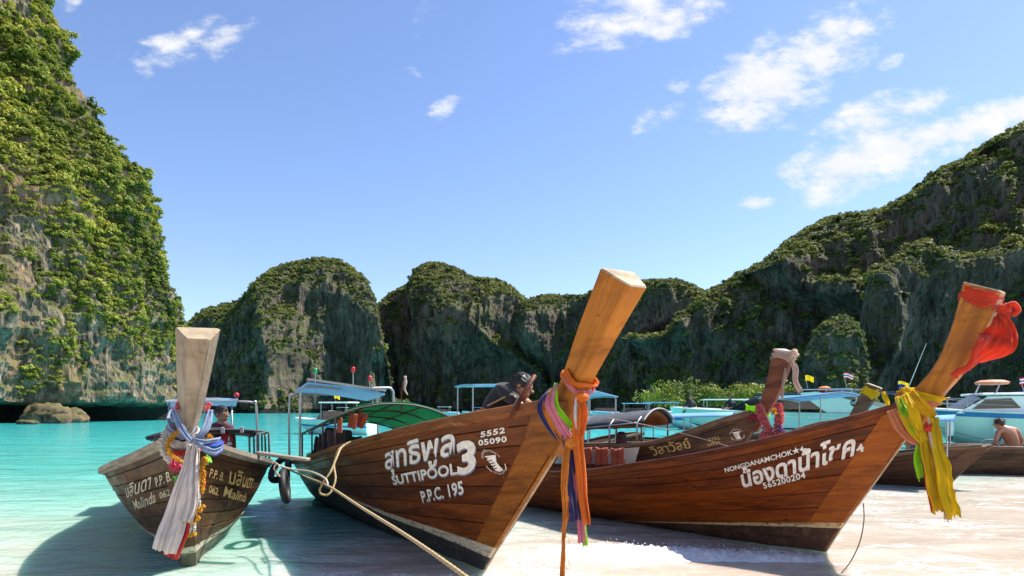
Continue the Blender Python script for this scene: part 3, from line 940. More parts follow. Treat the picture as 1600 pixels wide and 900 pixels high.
class Hull:
    """a boat-shaped surface in boat coordinates: x forward from the foot of the stem, y to port, z up"""
    def __init__(s, stem, sheer, beam, L, keel=((-9, -.12), (-2, -.06), (0, -.03)), st=.055, fine=.95, full=.48, fullx=2.6):
        s.L, s.st = L, st
        s.xz = pchip([p[1] for p in stem], [p[0] for p in stem])
        s.top = sheer[0][1]
        s.foot = stem[0][1]
        s.sheer = pchip([p[0] for p in sheer], [p[1] for p in sheer])
        s.beam = pchip([p[0] for p in beam], [p[1] for p in beam])
        s.keel = pchip([p[0] for p in keel], [p[1] for p in keel])
        s.fine, s.full, s.fullx = fine, full, fullx

    def at(s, w, v):
        w = np.asarray(w, float); v = np.asarray(v, float)
        xt = float(s.xz(s.top)); xg = -s.L + w * (xt + s.L)
        xe = s.xz(s.foot + v * (s.top - s.foot)); x = -s.L + w * (xe + s.L)
        zk = s.keel(xg - (xt) * w); zg = s.sheer(xg)
        z = zk * (1 - v) + zg * v
        z = np.where(w > .985, z, z)
        k = np.clip((xt - xg) / s.fullx, 0, 1)
        p = s.fine + (s.full - s.fine) * k
        y = s.st + (np.maximum(s.beam(xg), s.st) - s.st) * np.power(np.clip(v, 0, 1), p)
        return x, y, z

    def wv(s, x, z):
        """parameters of the point of the side at (x, z)"""
        x = np.asarray(x, float); z = np.asarray(z, float)
        v = np.full(x.shape, .6); w = np.full(x.shape, .8)
        xt = float(s.xz(s.top))
        for _ in range(30):
            xe = s.xz(s.foot + v * (s.top - s.foot)); w = (x + s.L) / (xe + s.L)
            xg = -s.L + w * (xt + s.L); zk = s.keel(xg - xt * w); zg = s.sheer(xg)
            v = .5 * v + .5 * np.clip((z - zk) / np.maximum(zg - zk, .05), 0, 1.1)
        return w, v

    def side(s, w, v, sgn, off=0.0):
        """point on the side sgn (-1 starboard, +1 port) pushed out by off"""
        w, v = np.broadcast_arrays(np.asarray(w, float), np.asarray(v, float))
        x, y, z = s.at(w, v)
        e = 1e-3
        xa, ya, za = s.at(w - e, v); xb, yb, zb = s.at(w, v - e)
        a = np.stack([x - xa, y - ya, z - za], -1); b = np.stack([x - xb, y - yb, z - zb], -1)
        n = np.cross(a, b); n /= np.maximum(np.linalg.norm(n, axis=-1, keepdims=True), 1e-9)
        n *= np.where(n[..., 1:2] < 0, -1, 1)
        q = np.stack([x, y, z], -1) + n * np.asarray(off)[..., None] if np.ndim(off) else np.stack([x, y, z], -1) + n * off
        q[..., 1] *= sgn
        return q


def strip_rows(h, w0f, w1f, v0f, v1f, sgn, nseg, off, thick, nv=3, cham=.004):
    """rows of points for a plank; edges rounded inwards"""
    rows = []
    us = np.linspace(0, 1, nseg + 1)
    vs = np.linspace(0, 1, nv + 1)
    prof = [(0, off - thick), (0, off - cham)] + [(v, off) for v in np.clip(vs, .03, .97)] + [(1, off - cham), (1, off - thick)]
    for (vv, of) in prof:
        W_, V_ = [], []
        for u in us:
            v = v0f(u) + (v1f(u) - v0f(u)) * vv
            W_.append(w0f(v) + (w1f(v) - w0f(v)) * u); V_.append(v)
        rows.append(h.side(np.array(W_), np.array(V_), sgn, of))
    return rows


def grid_from_rows(rows, flip=False):
    R, C = len(rows), len(rows[0])
    v = [tuple(p) for r in rows for p in r]
    f = [(i * C + j, i * C + j + 1, (i + 1) * C + j + 1, (i + 1) * C + j) for i in range(R - 1) for j in range(C - 1)]
    f.append(tuple(i * C for i in range(R))); f.append(tuple(i * C + C - 1 for i in range(R - 1, -1, -1)))
    if flip:
        f = [tuple(reversed(q)) for q in f]
    return v, f


SEAMS = [0, .10, .21, .33, .45, .57, .69, .80, .905, 1.0]


def build_hull(root, h, mats, seams=SEAMS, board=.30, rail=.03, rail_mat=None, inner_mat=None, sides=(-1, 1), nseg=26, rubbing=True):
    """planking, stem boards, stem edge, rails, lining and floor, as parts of root"""
    M_PL, M_ST, M_RAIL, M_IN = mats[:4]
    xt = float(h.xz(h.top))
    boat = root
    root = empty('hull'); root.parent = boat

    def wboard(v):                                   # where the planks meet the stem board
        xe = float(h.xz(h.foot + v * (h.top - h.foot)))
        return 1 - (board * (1.0 + .12 * v)) / (xe + h.L)
    for sgn in sides:
        for k in range(len(seams) - 1):
            a, b = seams[k], seams[k + 1]
            rows = strip_rows(h, lambda v: 0.0, lambda v: wboard(v) - .0006, lambda u, a=a: a + .003, lambda u, b=b: b - .003, sgn, nseg, .004 + .0025 * ((k * 7) % 3 - 1), .028)
            v, f = grid_from_rows(rows, flip=sgn > 0)
            mesh_obj('plank', v, f, M_PL, root, smooth=False)
        rows = strip_rows(h, lambda v: wboard(v), lambda v: 1.0, lambda u: 0.0, lambda u: 1.0, sgn, 8, .007, .03, nv=22)
        v, f = grid_from_rows(rows, flip=sgn > 0)
        mesh_obj('stem_board', v, f, M_ST, root)
        # lining
        W_ = np.linspace(0.0, .975, 24)
        vv = np.linspace(0.02, .985, 10)
        rows = [h.side(W_, np.full(W_.shape, q), sgn, -.016) for q in vv] + [h.side(W_, np.full(W_.shape, q), sgn, -.028) for q in vv[::-1]]
        v, f = grid_from_rows(rows, flip=sgn > 0)
        fm = [0] * (9 * 23) + [0] * 23 + [1] * (9 * 23) + [0, 0]
        mesh_obj('lining', v, f, None, root, mats=[M_SEAM, M_IN], fmat=fm[:len(f)] + [0] * max(0, len(f) - len(fm)))
        # rail along the sheer and the rubbing strake below it
        W_ = np.linspace(0.0, 1 - .16 / (xt + h.L), 40)
        p = h.side(W_, np.ones(W_.shape), sgn, 0.0)
        mb = MB()
        sec = [(-.05, -.012), (-.05, .022), (.012, .030), (rail, .022), (rail, -.026), (.004, -.034)]
        rows = [[(q[0], q[1] + sgn * a, q[2] + b) for q in p] for a, b in sec]
        rows.append(rows[0])
        v, f = grid_from_rows([np.array(r) for r in rows], flip=sgn < 0)
        mesh_obj('rail', v, f, M_RAIL, root)
        if rubbing:
            rows = []
            W2 = np.linspace(0.0, .985, 40)
            for off_, dv in ((.006, -.047), (.022, -.040), (.024, -.012), (.006, -.006)):
                rows.append(h.side(W2, np.full(W2.shape, 1 + dv), sgn, off_))
            v, f = grid_from_rows(rows, flip=sgn > 0)
            mesh_obj('rubbing_strake', v, f, rail_mat or M_RAIL, root)
    # leading edge
    vv = np.linspace(0, 1, 24)
    x, y, z = h.at(np.ones(24), vv)
    mb = MB()
    e = h.st
    sec = [(-.03, -e - .008), (.012, -e - .004), (.030, -e * .45), (.030, e * .45), (.012, e + .004), (-.03, e + .008)]
    rows = [[(x[i] + a, b, z[i]) for i in range(24)] for a, b in sec]
    v, f = grid_from_rows([np.array(r) for r in rows], flip=True)
    mesh_obj('stem_edge', v, f, M_ST, root)
    if len(mats) > 4:
        mb = MB(); mb.tube([(x[i] + .030, 0, z[i]) for i in range(24)], .011, 6); mb.build('edge_strip', mats[4], root)
    # transom and floor
    W0 = np.zeros(10); vv = np.linspace(0, 1, 10)
    a = h.side(W0, vv, -1); b = h.side(W0, vv, 1)
    v = [tuple(p) for p in a] + [tuple(p) for p in b]
    f = [(i, i + 1, 11 + i, 10 + i) for i in range(9)]
    v2 = [(p[0] - .03, p[1], p[2]) for p in v]; nv_ = len(v)
    f2 = [tuple(nv_ + i for i in reversed(q)) for q in f]
    rim = [(0, 10, nv_ + 10, nv_), (9, nv_ + 9, nv_ + 19, 19)]
    mesh_obj('transom', v + v2, f + f2 + rim, M_PL, root)
    W_ = np.linspace(.02, .90, 20)
    fv = np.clip(.30 + .12 * W_, 0, .6)
    a = h.side(W_, fv, -1, -.03); b = h.side(W_, fv, 1, -.03)
    v = [tuple(p) for p in a] + [tuple(p) for p in b]
    mesh_obj('floor_boards', v, [(i, i + 1, 21 + i, 20 + i) for i in range(19)], M_IN, root)


def prow(root, name, sections, mat, cap_mat=None, bev=.02, lean=0.0):
    """sections: (aft x, aft z, fore x, fore z, half width aft, half width fore)"""
    secs = sections
    # densify
    T = np.linspace(0, 1, len(secs)); Q = np.linspace(0, 1, 22)
    cols = [pchip(T, [s[i] for s in secs])(Q) for i in range(6)]
    rows = []
    for i in range(len(Q)):
        ax, az, fx_, fz2, ha, hf = (c[i] for c in cols)
        pa, pf = Vector((ax, 0, az)), Vector((fx_, 0, fz2))
        d = (pf - pa); D = d.length; d.normalize()
        b = bev
        ring = []
        for along, hw in ((b, -ha), (0, -ha + b), (0, ha - b), (b, ha), (D - b, hf), (D, hf - b), (D, -hf + b), (D - b, -hf)):
            p = pa + d * along
            ring.append((p.x, hw + lean * (i / (len(Q) - 1)) ** 1.3, p.z))
        ring.append(ring[0])
        rows.append(ring)
    v, f = [], []
    n = 8
    for r in rows:
        v += r[:8]
    for i in range(len(rows) - 1):
        for k in range(n):
            f.append((i * n + k, i * n + (k + 1) % n, (i + 1) * n + (k + 1) % n, (i + 1) * n + k))
    # slightly eased top edge
    top = rows[-1][:8]
    cx = sum((Vector(p) for p in top), Vector()) / 8
    tdir = (Vector(rows[-1][0]) - Vector(rows[-2][0])).normalized()
    base = len(v)
    v += [tuple(cx + (Vector(p) - cx) * .93 + tdir * .012) for p in top]
    for k in range(n):
        f.append(((len(rows) - 1) * n + k, (len(rows) - 1) * n + (k + 1) % n, base + (k + 1) % n, base + k))
    f.append(tuple(base + k for k in range(n)))
    f.append(tuple(reversed(range(n))))
    fm = [0] * (len(f) - 2) + [1, 0]
    for k in range(n): fm[(len(rows) - 1) * n + k] = 1
    o = mesh_obj(name, v, f, None, root, mats=[mat, cap_mat or mat], fmat=fm)
    return o


def text_mesh(txt, size=1.0, shear=0.0, xscale=1.0, bold=0.0, spacing=1.0):
    cu = bpy.data.curves.new('t', 'FONT'); cu.body = txt; cu.size = size; cu.resolution_u = 3; cu.offset = bold
    cu.space_character = spacing
    o = bpy.data.objects.new('t', cu); COL.objects.link(o)
    bpy.context.view_layer.update()
    dg = bpy.context.evaluated_depsgraph_get()
    me = bpy.data.meshes.new_from_object(o.evaluated_get(dg))
    v = np.array([q.co[:] for q in me.vertices]).reshape(-1, 3)
    f = [tuple(p.vertices) for p in me.polygons]
    bpy.data.objects.remove(o); bpy.data.meshes.remove(me)
    if len(v) == 0: return np.zeros((0, 2)), []
    x = v[:, 0] * xscale + v[:, 1] * shear
    return np.stack([x, v[:, 1]], 1), f


def fit_text(txt, w, hgt, **kw):
    """text scaled to a box of width w and cap height hgt with its lower left at 0"""
    p, f = text_mesh(txt, 1.0, **kw)
    p = p - p.min(0)
    mx = p.max(0)
    return p * np.array([w / mx[0], hgt / mx[1]]), f


def put_on_side(root, h, sgn, p2, faces, x0, z0, ang, mat, name='lettering', off=.0105, arc=None):
    """flat lettering laid on the planking; for the port side the words run towards the stern"""
    ca, sa = math.cos(ang), math.sin(ang)
    dirx = 1 if sgn < 0 else -1
    x = x0 + dirx * (p2[:, 0] * ca - p2[:, 1] * sa); z = z0 + (p2[:, 0] * sa + p2[:, 1] * ca)
    w, v = h.wv(x, z)
    q = h.side(np.clip(w, 0, 1), np.clip(v, 0, 1), sgn, off)
    if sgn > 0:
        faces = [tuple(reversed(f)) for f in faces]
    o = mesh_obj(name, q, faces, mat, root)
    # every letter shares one paint layer
    o['kind'] = 'stuff'
    return o


def side_at(root, h, sgn, px, py, wmin=.3):
    """(w, v) of the spot on the planking that the photograph shows at (px, py)"""
    M = np.array(root.matrix_world)
    w = np.linspace(wmin, .999, 160); v = np.linspace(.02, 1, 90)
    Wg, Vg = np.meshgrid(w, v)
    for _ in range(3):
        q = h.side(Wg, Vg, sgn)
        wp = q @ M[:3, :3].T + M[:3, 3]
        e = (CX + F * wp[..., 0] / wp[..., 1] - px) ** 2 + (HY - F * (wp[..., 2] - EYE) / wp[..., 1] - py) ** 2
        i = np.unravel_index(np.argmin(e), e.shape)
        w0, v0 = Wg[i], Vg[i]; dw = abs(Wg[0, 1] - Wg[0, 0]); dv = abs(Vg[1, 0] - Vg[0, 0])
        Wg, Vg = np.meshgrid(np.linspace(max(w0 - dw * 1.5, wmin), min(w0 + dw * 1.5, 1), 25), np.linspace(max(v0 - dv * 1.5, 0), min(v0 + dv * 1.5, 1), 25))
    return np.array([w0, v0])


def letter(root, h, sgn, txt, bl, br, tl, mat, shadow=None, sh=(.010, -.010), bold=.015, spacing=1.0, wmin=.3):
    """a line of sign-writing on the planking between three corners: lower left, lower right, upper left"""
    c0, c1, c2 = (side_at(root, h, sgn, *c, wmin=wmin) for c in (bl, br, tl))
    tw = np.linspace(.3, 1, 500)
    gq = h.side(tw, np.full(500, .7), 1); S = np.concatenate([[0], np.cumsum(np.linalg.norm(np.diff(gq[:, :2], axis=0), axis=1))])
    sv = [np.array([np.interp(c[0], tw, S), c[1]]) for c in (c0, c1, c2)]
    p, f = text_mesh(txt, 1.0, bold=bold, spacing=spacing)
    p = (p - p.min(0)) / (p.max(0) - p.min(0))
    q2 = sv[0] + p[:, :1] * (sv[1] - sv[0]) + p[:, 1:] * (sv[2] - sv[0])
    out = None
    for m_, dx, off in ([(shadow, np.array(sh), .0085)] if shadow else []) + [(mat, np.zeros(2), .0105)]:
        w = np.interp(q2[:, 0] + dx[0], S, tw); v = q2[:, 1] + dx[1]
        q = h.side(np.clip(w, 0, 1), np.clip(v, 0, 1), sgn, off)
        out = mesh_obj('lettering', q, [tuple(reversed(t)) for t in f] if sgn > 0 else f, m_, root)
        out['kind'] = 'stuff'
    return out


def words(root, h, sgn, txt, x0, z0, w, hgt, ang, mat, shadow=None, sh=(.012, -.012), name='lettering', **kw):
    p, f = fit_text(txt, w, hgt, **kw)
    if shadow:
        put_on_side(root, h, sgn, p + np.array(sh), f, x0, z0, ang, shadow, name, off=.0085)
    return put_on_side(root, h, sgn, p, f, x0, z0, ang, mat, name)


def emblem(root, h, sgn, cx, cz, r, ang, mat, top, bottom):
    """round boat-club mark: letters on a ring round a pale device with cut lines"""
    V, Fc = [], []

    def add(p, f):
        b = sum(len(a) for a in V); V.append(np.asarray(p)); Fc.extend([tuple(b + i for i in q) for q in f])
    for txt, a0, a1, inv in ((top, 155, 25, False), (bottom, 228, 312, True)):
        p, f = fit_text(txt, 1.0, .20)
        t = np.radians(a0 + (a1 - a0) * p[:, 0])
        rad = (.90 - p[:, 1]) * 1.0 if inv else (.80 + p[:, 1])
        add(np.stack([np.cos(t) * rad, np.sin(t) * rad], 1), f)
    for a0, a1 in ((190, 222), (318, 350)):
        tt_ = np.radians(np.linspace(a0, a1, 7))
        pts = [(math.cos(t) * .93, math.sin(t) * .93) for t in tt_] + [(math.cos(t) * .86, math.sin(t) * .86) for t in tt_[::-1]]
        add(pts, [tuple(range(14))])
    # the device: an hourglass map shape with joined-hand bars
    add([(-.55, .52), (.55, .52), (.42, .30), (.26, .05), (.30, -.25), (.45, -.55), (.1, -.66), (-.2, -.60), (-.05, -.40), (.02, -.05), (-.1, .25), (-.35, .38)], [tuple(range(12))])
    for k in range(5):
        y = .30 - k * .19; x = -.46 + .04 * k
        add([(x, y), (x + .40, y + .04), (x + .36, y - .09), (x + .02, y - .12)], [(0, 1, 2, 3)])
    p = np.concatenate(V) * r
    put_on_side(root, h, sgn, p, Fc, cx, cz, ang, mat, 'emblem')


def canopy_sheet(root, name, L0, L1, hw, z0, z1, rise, mat, thick=.012, nx=8, ny=16, sag=.02, drop=0.0, rise1=None):
    """a cloth roof over bent ribs: from x=L0 (fore) to x=L1 (aft), eaves at z0 / z1"""
    rows = []
    rise1 = rise if rise1 is None else rise1
    for j in range(nx + 1):
        u = j / nx; x = L0 + (L1 - L0) * u; ze = z0 + (z1 - z0) * u
        rr = rise + (rise1 - rise) * u
        rows.append([(x, hw * s, ze + rr * (1 - abs(s) ** 2.2) - sag * math.sin(math.pi * ((u * 3) % 1)) * (1 - s * s) - drop * abs(s) ** 8 + .008 * math.sin(s * 9 + u * 13)) for s in np.linspace(-1, 1, ny + 1)])
    mb = MB(); mb.grid(rows, thick=thick)
    o = mb.build(name, mat, root, smooth=True)
    if name == 'canopy': CANOPY[root.name] = o
    return o


CANOPY = {}


def canopy_frame(root, L0, L1, hw, z0, z1, rise, base_z, ribs=4, r=.014, mat=None, rails=5, posts=True, rise1=None):
    mat = mat or M_STEEL
    rise1 = rise if rise1 is None else rise1
    root = CANOPY.get(root.name, root)
    for j in range(ribs):
        u = j / (ribs - 1); x = L0 + (L1 - L0) * u; ze = z0 + (z1 - z0) * u; rr = rise + (rise1 - rise) * u
        pts = [(x, hw * s, ze + rr * (1 - abs(s) ** 2.2) - .028) for s in np.linspace(-1, 1, 15)]
        if posts:
            zb = base_z(x)
            pts = [(x, -hw, zb)] + pts + [(x, hw, zb)]
        mb = MB(); mb.tube(pts, r, 6); mb.build('rib', mat, root, smooth=True)
    for s in np.linspace(-1, 1, rails):
        pts = [(L0 + (L1 - L0) * u, hw * s, z0 + (z1 - z0) * u + (rise + (rise1 - rise) * u) * (1 - abs(s) ** 2.2) - .03) for u in np.linspace(0, 1, 4)]
        mb = MB(); mb.tube(pts, r * .8, 6); mb.build('purlin', mat, root, smooth=True)


def ribbon(name, path, widths, mat, parent=None, across=None, folds=3, depth=.02, seed=0, n=10, m=12, thick=.003, ragged=.0, twist=0.0, taper_fold=True):
    """a hanging or tied strip of cloth with lengthwise folds along a smooth path"""
    pts = catmull(path, n)
    K = len(pts)
    ws = np.interp(np.linspace(0, 1, K), np.linspace(0, 1, len(widths)), widths)
    r = np.random.default_rng(seed)
    ph = r.uniform(0, 6.28, 4)
    fr = folds * np.array([.45, .8, 1.25, 2.1, 3.4]) * r.uniform(.8, 1.2, 5); fp = r.uniform(0, 1, 5); am = np.array([.55, .6, .6, .42, .26]); m = max(m, 20); dr = r.uniform(-.5, .5, 5)
    rows = []
    last = None
    for i, p in enumerate(pts):
        t = (pts[min(i + 1, K - 1)] - pts[max(i - 1, 0)]).normalized()
        a = Vector(across(i / (K - 1))) if callable(across) else Vector(across or (1, 0, 0))
        a = (a - t * a.dot(t))
        if a.length < 1e-4: a = last if last is not None else Vector((0, 1, 0))
        a.normalize(); last = a
        nn = t.cross(a).normalized()
        if twist:
            R = Matrix.Rotation(twist * i / (K - 1), 3, t); a = R @ a; nn = R @ nn
        row = []
        for j in range(m + 1):
            s = j / m - .5
            g = (i / (K - 1))
            ss_ = s + .10 * math.sin(g * 5 + ph[1]) * (s + .5)
            fo = depth * sum(am[z] * (1 - 2 * abs(math.sin((ss_ * fr[z] + fp[z] + dr[z] * g) * math.pi)) ** .75) for z in range(5))
            wv_ = .15 * math.sin(i * .35 + ph[3]) * depth * 3
            q = p + a * (s * ws[i]) + nn * (fo + wv_)
            if ragged and i == K - 1:
                q = q + t * r.uniform(-ragged, ragged)
            row.append(q)
        rows.append(row)
    mb = MB(); mb.grid(rows, thick=thick)
    return mb.build(name, mat, parent, smooth=True)


def loop_path(c, u, v, hu, hv, n=4.0, k=24, lift=None):
    """points round a rounded rectangle with half sizes hu, hv along unit vectors u, v about c"""
    out = []
    for i in range(k):
        a = 2 * math.pi * i / k
        ca, sa = math.cos(a), math.sin(a)
        e = 2.0 / n
        x = hu * math.copysign(abs(ca) ** e, ca); y = hv * math.copysign(abs(sa) ** e, sa)
        p = Vector(c) + Vector(u) * x + Vector(v) * y
        if lift: p += Vector(lift(ca, sa))
        out.append(p)
    return out


def wrap(name, c, u, v, hu, hv, width, axis, mat, parent=None, seed=0, folds=4, depth=.008, k=30, n=3.4, lift=None, m=10):
    """a band of gathered cloth tied round a post"""
    pts = loop_path(c, u, v, hu, hv, n, k, lift)
    axis = Vector(axis).normalized()
    r = np.random.default_rng(seed); ph = r.uniform(0, 6.28, 3)
    fr = folds * np.array([.5, .9, 1.5, 2.6]) * r.uniform(.8, 1.2, 4); fp = r.uniform(0, 1, 4); am = np.array([.9, .7, .45, .25])
    rows = []
    for i in range(k):
        p = pts[i]
        out = (p - Vector(c)); out -= axis * out.dot(axis); out.normalize()
        w = width * (1 + .18 * math.sin(i * .8 + ph[0]))
        row = []
        for j in range(m + 1):
            s = j / m - .5
            g = i / k * 2 * math.pi
            f = depth * (sum(am[z] * (1 - 2 * abs(math.sin((s * fr[z] + fp[z]) * math.pi + .8 * math.sin(g * (1 + z % 2) + ph[z % 3]))) ** .75) for z in range(4)) + 1.0)
            row.append(p + axis * (s * w + .1 * width * math.sin(i * .7 + ph[2])) + out * (f + .004))
        rows.append(row)
    rows.append(rows[0])
    mb = MB(); mb.grid(rows, thick=-.003)
    return mb.build(name, mat, parent, smooth=True)


def knot_lump(c, size, mat, seed=0, ax=(0, 0, 1)):
    """a pulled-tight knot: a creased lump with two turns of cloth"""
    r = np.random.default_rng(seed); ph = r.uniform(0, 6.28, 4); mb = MB(); ns, nt = 18, 12; V, Fc = [], []
    for i in range(nt + 1):
        th = math.pi * i / nt
        for k in range(ns):
            a = 2 * math.pi * k / ns
            q = 1 + .16 * math.sin(3 * a + 4 * th + ph[0]) - .22 * abs(math.sin(2.5 * th + 1.5 * math.sin(a + ph[1]))) + .10 * math.sin(7 * a - 5 * th + ph[2])
            V.append(Vector(c) + Vector((math.sin(th) * math.cos(a) * 1.15, math.sin(th) * math.sin(a) * .8, math.cos(th))) * size * q)
    for i in range(nt):
        for k in range(ns):
            Fc.append((i * ns + k, i * ns + (k + 1) % ns, (i + 1) * ns + (k + 1) % ns, (i + 1) * ns + k))
    mb.add(V, Fc)
    return mb.build('knot', mat, None, True)


def garland(name, path, mat, r=.03, step=.022, petals=9, parent=None, seed=0, jitter=.15):
    """a string of ruffled flower heads"""
    pts = catmull(path, 12)
    d = [0]
    for a, b in zip(pts[:-1], pts[1:]): d.append(d[-1] + (b - a).length)
    L = d[-1]; rr = np.random.default_rng(seed)
    mb = MB()
    s = 0.0
    while s < L:
        i = max(0, min(len(d) - 2, int(np.searchsorted(d, s) - 1)))
        f = (s - d[i]) / max(d[i + 1] - d[i], 1e-6)
        p = pts[i].lerp(pts[i + 1], f); t = (pts[i + 1] - pts[i]).normalized()
        u = t.orthogonal().normalized(); w = t.cross(u)
        a0 = rr.uniform(0, 6.28); rad = r * rr.uniform(1 - jitter, 1 + jitter)
        n = petals * 2
        ring = [p + (u * math.cos(a0 + 2 * math.pi * k / n) + w * math.sin(a0 + 2 * math.pi * k / n)) * rad * (1.0 if k % 2 else .72) + t * (step * .55 * rr.uniform(-1, 1)) for k in range(n)]
        vs = [p - t * step * .8] + ring + [p + t * step * .8]
        fs = [(0, 1 + (k + 1) % n, 1 + k) for k in range(n)] + [(n + 1, 1 + k, 1 + (k + 1) % n) for k in range(n)]
        mb.add(vs, fs)
        s += step
    o = mb.build(name, mat, parent)
    o['kind'] = 'stuff' if parent is not None else o.get('kind', 'thing')
    return o


def rope(name, pts, r, mat, parent=None, n=10, strands=True):
    path = catmull(pts, n)
    if not strands:
        mb = MB(); mb.tube(path, r, 7); return mb.build(name, mat, parent, smooth=True)
    # three-strand lay shown by a ridged cross-section that turns along the rope
    mb = MB(); N = 9
    d = 0.0; rows = []; up = None; prev = None
    fine = catmull(path, 3) if len(path) < 400 else path
    for i, p in enumerate(fine):
        a = fine[max(i - 1, 0)]; c = fine[min(i + 1, len(fine) - 1)]
        t = (c - a).normalized()
        if prev is not None: d += (p - prev).length
        prev = p
        if up is None: up = Vector((0, 0, 1)) if abs(t.z) < .9 else Vector((1, 0, 0))
        s = t.cross(up).normalized(); up = s.cross(t).normalized()
        tw = d / (r * 5.5) * 2.1
        rows.append([p + (s * math.cos(q) + up * math.sin(q)) * r * (1 + .16 * math.cos(3 * (q - tw))) for q in (2 * math.pi * k / N for k in range(N))])
    mb.grid(rows, closed_u=True)
    return mb.build(name, mat, parent, smooth=True)


# ------------------------------------------------------------------ people
def skin_body(name, joints, edges, mats, region, parent=None, level=2):
    """joints: {name: (co, radius x, radius y)}; one continuous surface grown on the skeleton"""
    names = list(joints)
    me = bpy.data.meshes.new(name)
    me.from_pydata([tuple(joints[k][0]) for k in names], [(names.index(a), names.index(b)) for a, b in edges], [])
    o = bpy.data.objects.new(name, me); COL.objects.link(o)
    o.modifiers.new('skin', 'SKIN').use_smooth_shade = True
    for i, k in enumerate(names):
        sv = me.skin_vertices[0].data[i]
        sv.radius = (joints[k][1], joints[k][2] if len(joints[k]) > 2 else joints[k][1])
        sv.use_root = (i == 0)
    ss = o.modifiers.new('sub', 'SUBSURF'); ss.levels = level; ss.render_levels = level
    bpy.context.view_layer.update()
    dg = bpy.context.evaluated_depsgraph_get()
    m2 = bpy.data.meshes.new_from_object(o.evaluated_get(dg))
    bpy.data.objects.remove(o)
    m2.name = name
    m2.materials.clear()
    for m in mats: m2.materials.append(m)
    E = [(Vector(joints[a][0]), Vector(joints[b][0]), a, b) for a, b in edges]
    for p in m2.polygons:
        c = p.center
        best, bi = 1e9, None
        for a, b, na, nb in E:
            ab = b - a; t = max(0, min(1, (c - a).dot(ab) / max(ab.length_squared, 1e-9)))
            dd = (c - a - ab * t).length
            if dd < best: best, bi = dd, (na, nb, t)
        p.material_index = region(bi[0], bi[1], bi[2], c)
        p.use_smooth = True
    o = bpy.data.objects.new(name, m2); COL.objects.link(o); o.parent = parent
    return o


M_SKIN = plain('skin', (.32, .16, .09), .5, var=.1, scale=12)
M_SKIN_R = plain('skin_sunned', (.50, .25, .15), .45, var=.12, scale=10)
M_HAIR = plain('hair', (.012, .010, .009), .55)
M_HAIR_B = plain('hair_brown', (.05, .028, .015), .55)


def head(mb_unused, parent, c, fwd, up, size, skin, hair, full_hair=True, seed=0):
    """face, ears and cropped hair for a head centred at c looking along fwd"""
    fwd = Vector(fwd).normalized(); up = Vector(up); up = (up - fwd * up.dot(fwd)).normalized(); side = fwd.cross(up)
    R = Matrix((side, fwd, up)).transposed()
    r = np.random.default_rng(seed)

    def sph(rx, ry, rz, off, ns=14, nt=10, cut=None, rough=0.0):
        V, Fc = [], []
        for i in range(nt + 1):
            th = math.pi * i / nt
            for k in range(ns):
                a = 2 * math.pi * k / ns
                q = Vector((math.sin(th) * math.cos(a) * rx, math.sin(th) * math.sin(a) * ry, math.cos(th) * rz))
                if rough: q *= 1 + rough * r.uniform(-1, 1)
                V.append(Vector(c) + R @ (q + Vector(off)))
        for i in range(nt):
            for k in range(ns):
                Fc.append((i * ns + k, i * ns + (k + 1) % ns, (i + 1) * ns + (k + 1) % ns, (i + 1) * ns + k))
        return V, Fc
    s = size
    mb = MB()
    for rx, ry, rz, off in ((.36, .44, .48, (0, 0, .02)), (.28, .34, .34, (0, .10, -.20)), (.055, .10, .075, (0, .47, -.05)), (.12, .05, .035, (0, .40, -.22)),
                            (.04, .08, .10, (.36, -.02, -.03)), (.04, .08, .10, (-.36, -.02, -.03))):
        v, f = sph(rx * s, ry * s, rz * s, Vector(off) * s); mb.add(v, f, 0)
    for sx_ in (-1, 1):
        v, f = sph(.06 * s, .03 * s, .025 * s, Vector((sx_ * .14, .405, .04)) * s, 8, 6); mb.add(v, f, 1)
    face = mb.build('head', [skin, hair], parent, smooth=True)
    mb = MB()
    v, f = sph(.40 * s, .46 * s, .46 * s, Vector((0, -.06, .10)) * s, 22, 16, rough=.05); mb.add(v, f)
    # tufts
    for k in range(140):
        d = Vector((r.normal(), r.normal() - .2, abs(r.normal()) + .1)).normalized()
        p = Vector((d.x * .40, d.y * .46 - .06, d.z * .46 + .10)) * s
        q = p + Vector((d.x, d.y, d.z + .3)).normalized() * s * r.uniform(.05, .14)
        w = d.orthogonal().normalized() * s * .025
        mb.add([Vector(c) + R @ (p - w), Vector(c) + R @ (p + w), Vector(c) + R @ q], [(0, 1, 2)])
    mb.build('hair', hair, parent)
    return face

# ------------------------------------------------------------------ the three beached longtails
def boat_root(name, label, foot, d, heel=0.0, group='wooden longtail boats moored off the beach'):
    r = empty(name, (foot[0], foot[1], 0.0), math.atan2(d[1], d[0]), 0.0, heel)
    tag(r, label, 'boat', group)
    bpy.context.view_layer.update()
    return r


def lw(root, x, y, z):
    return root.matrix_world @ Vector((x, y, z))


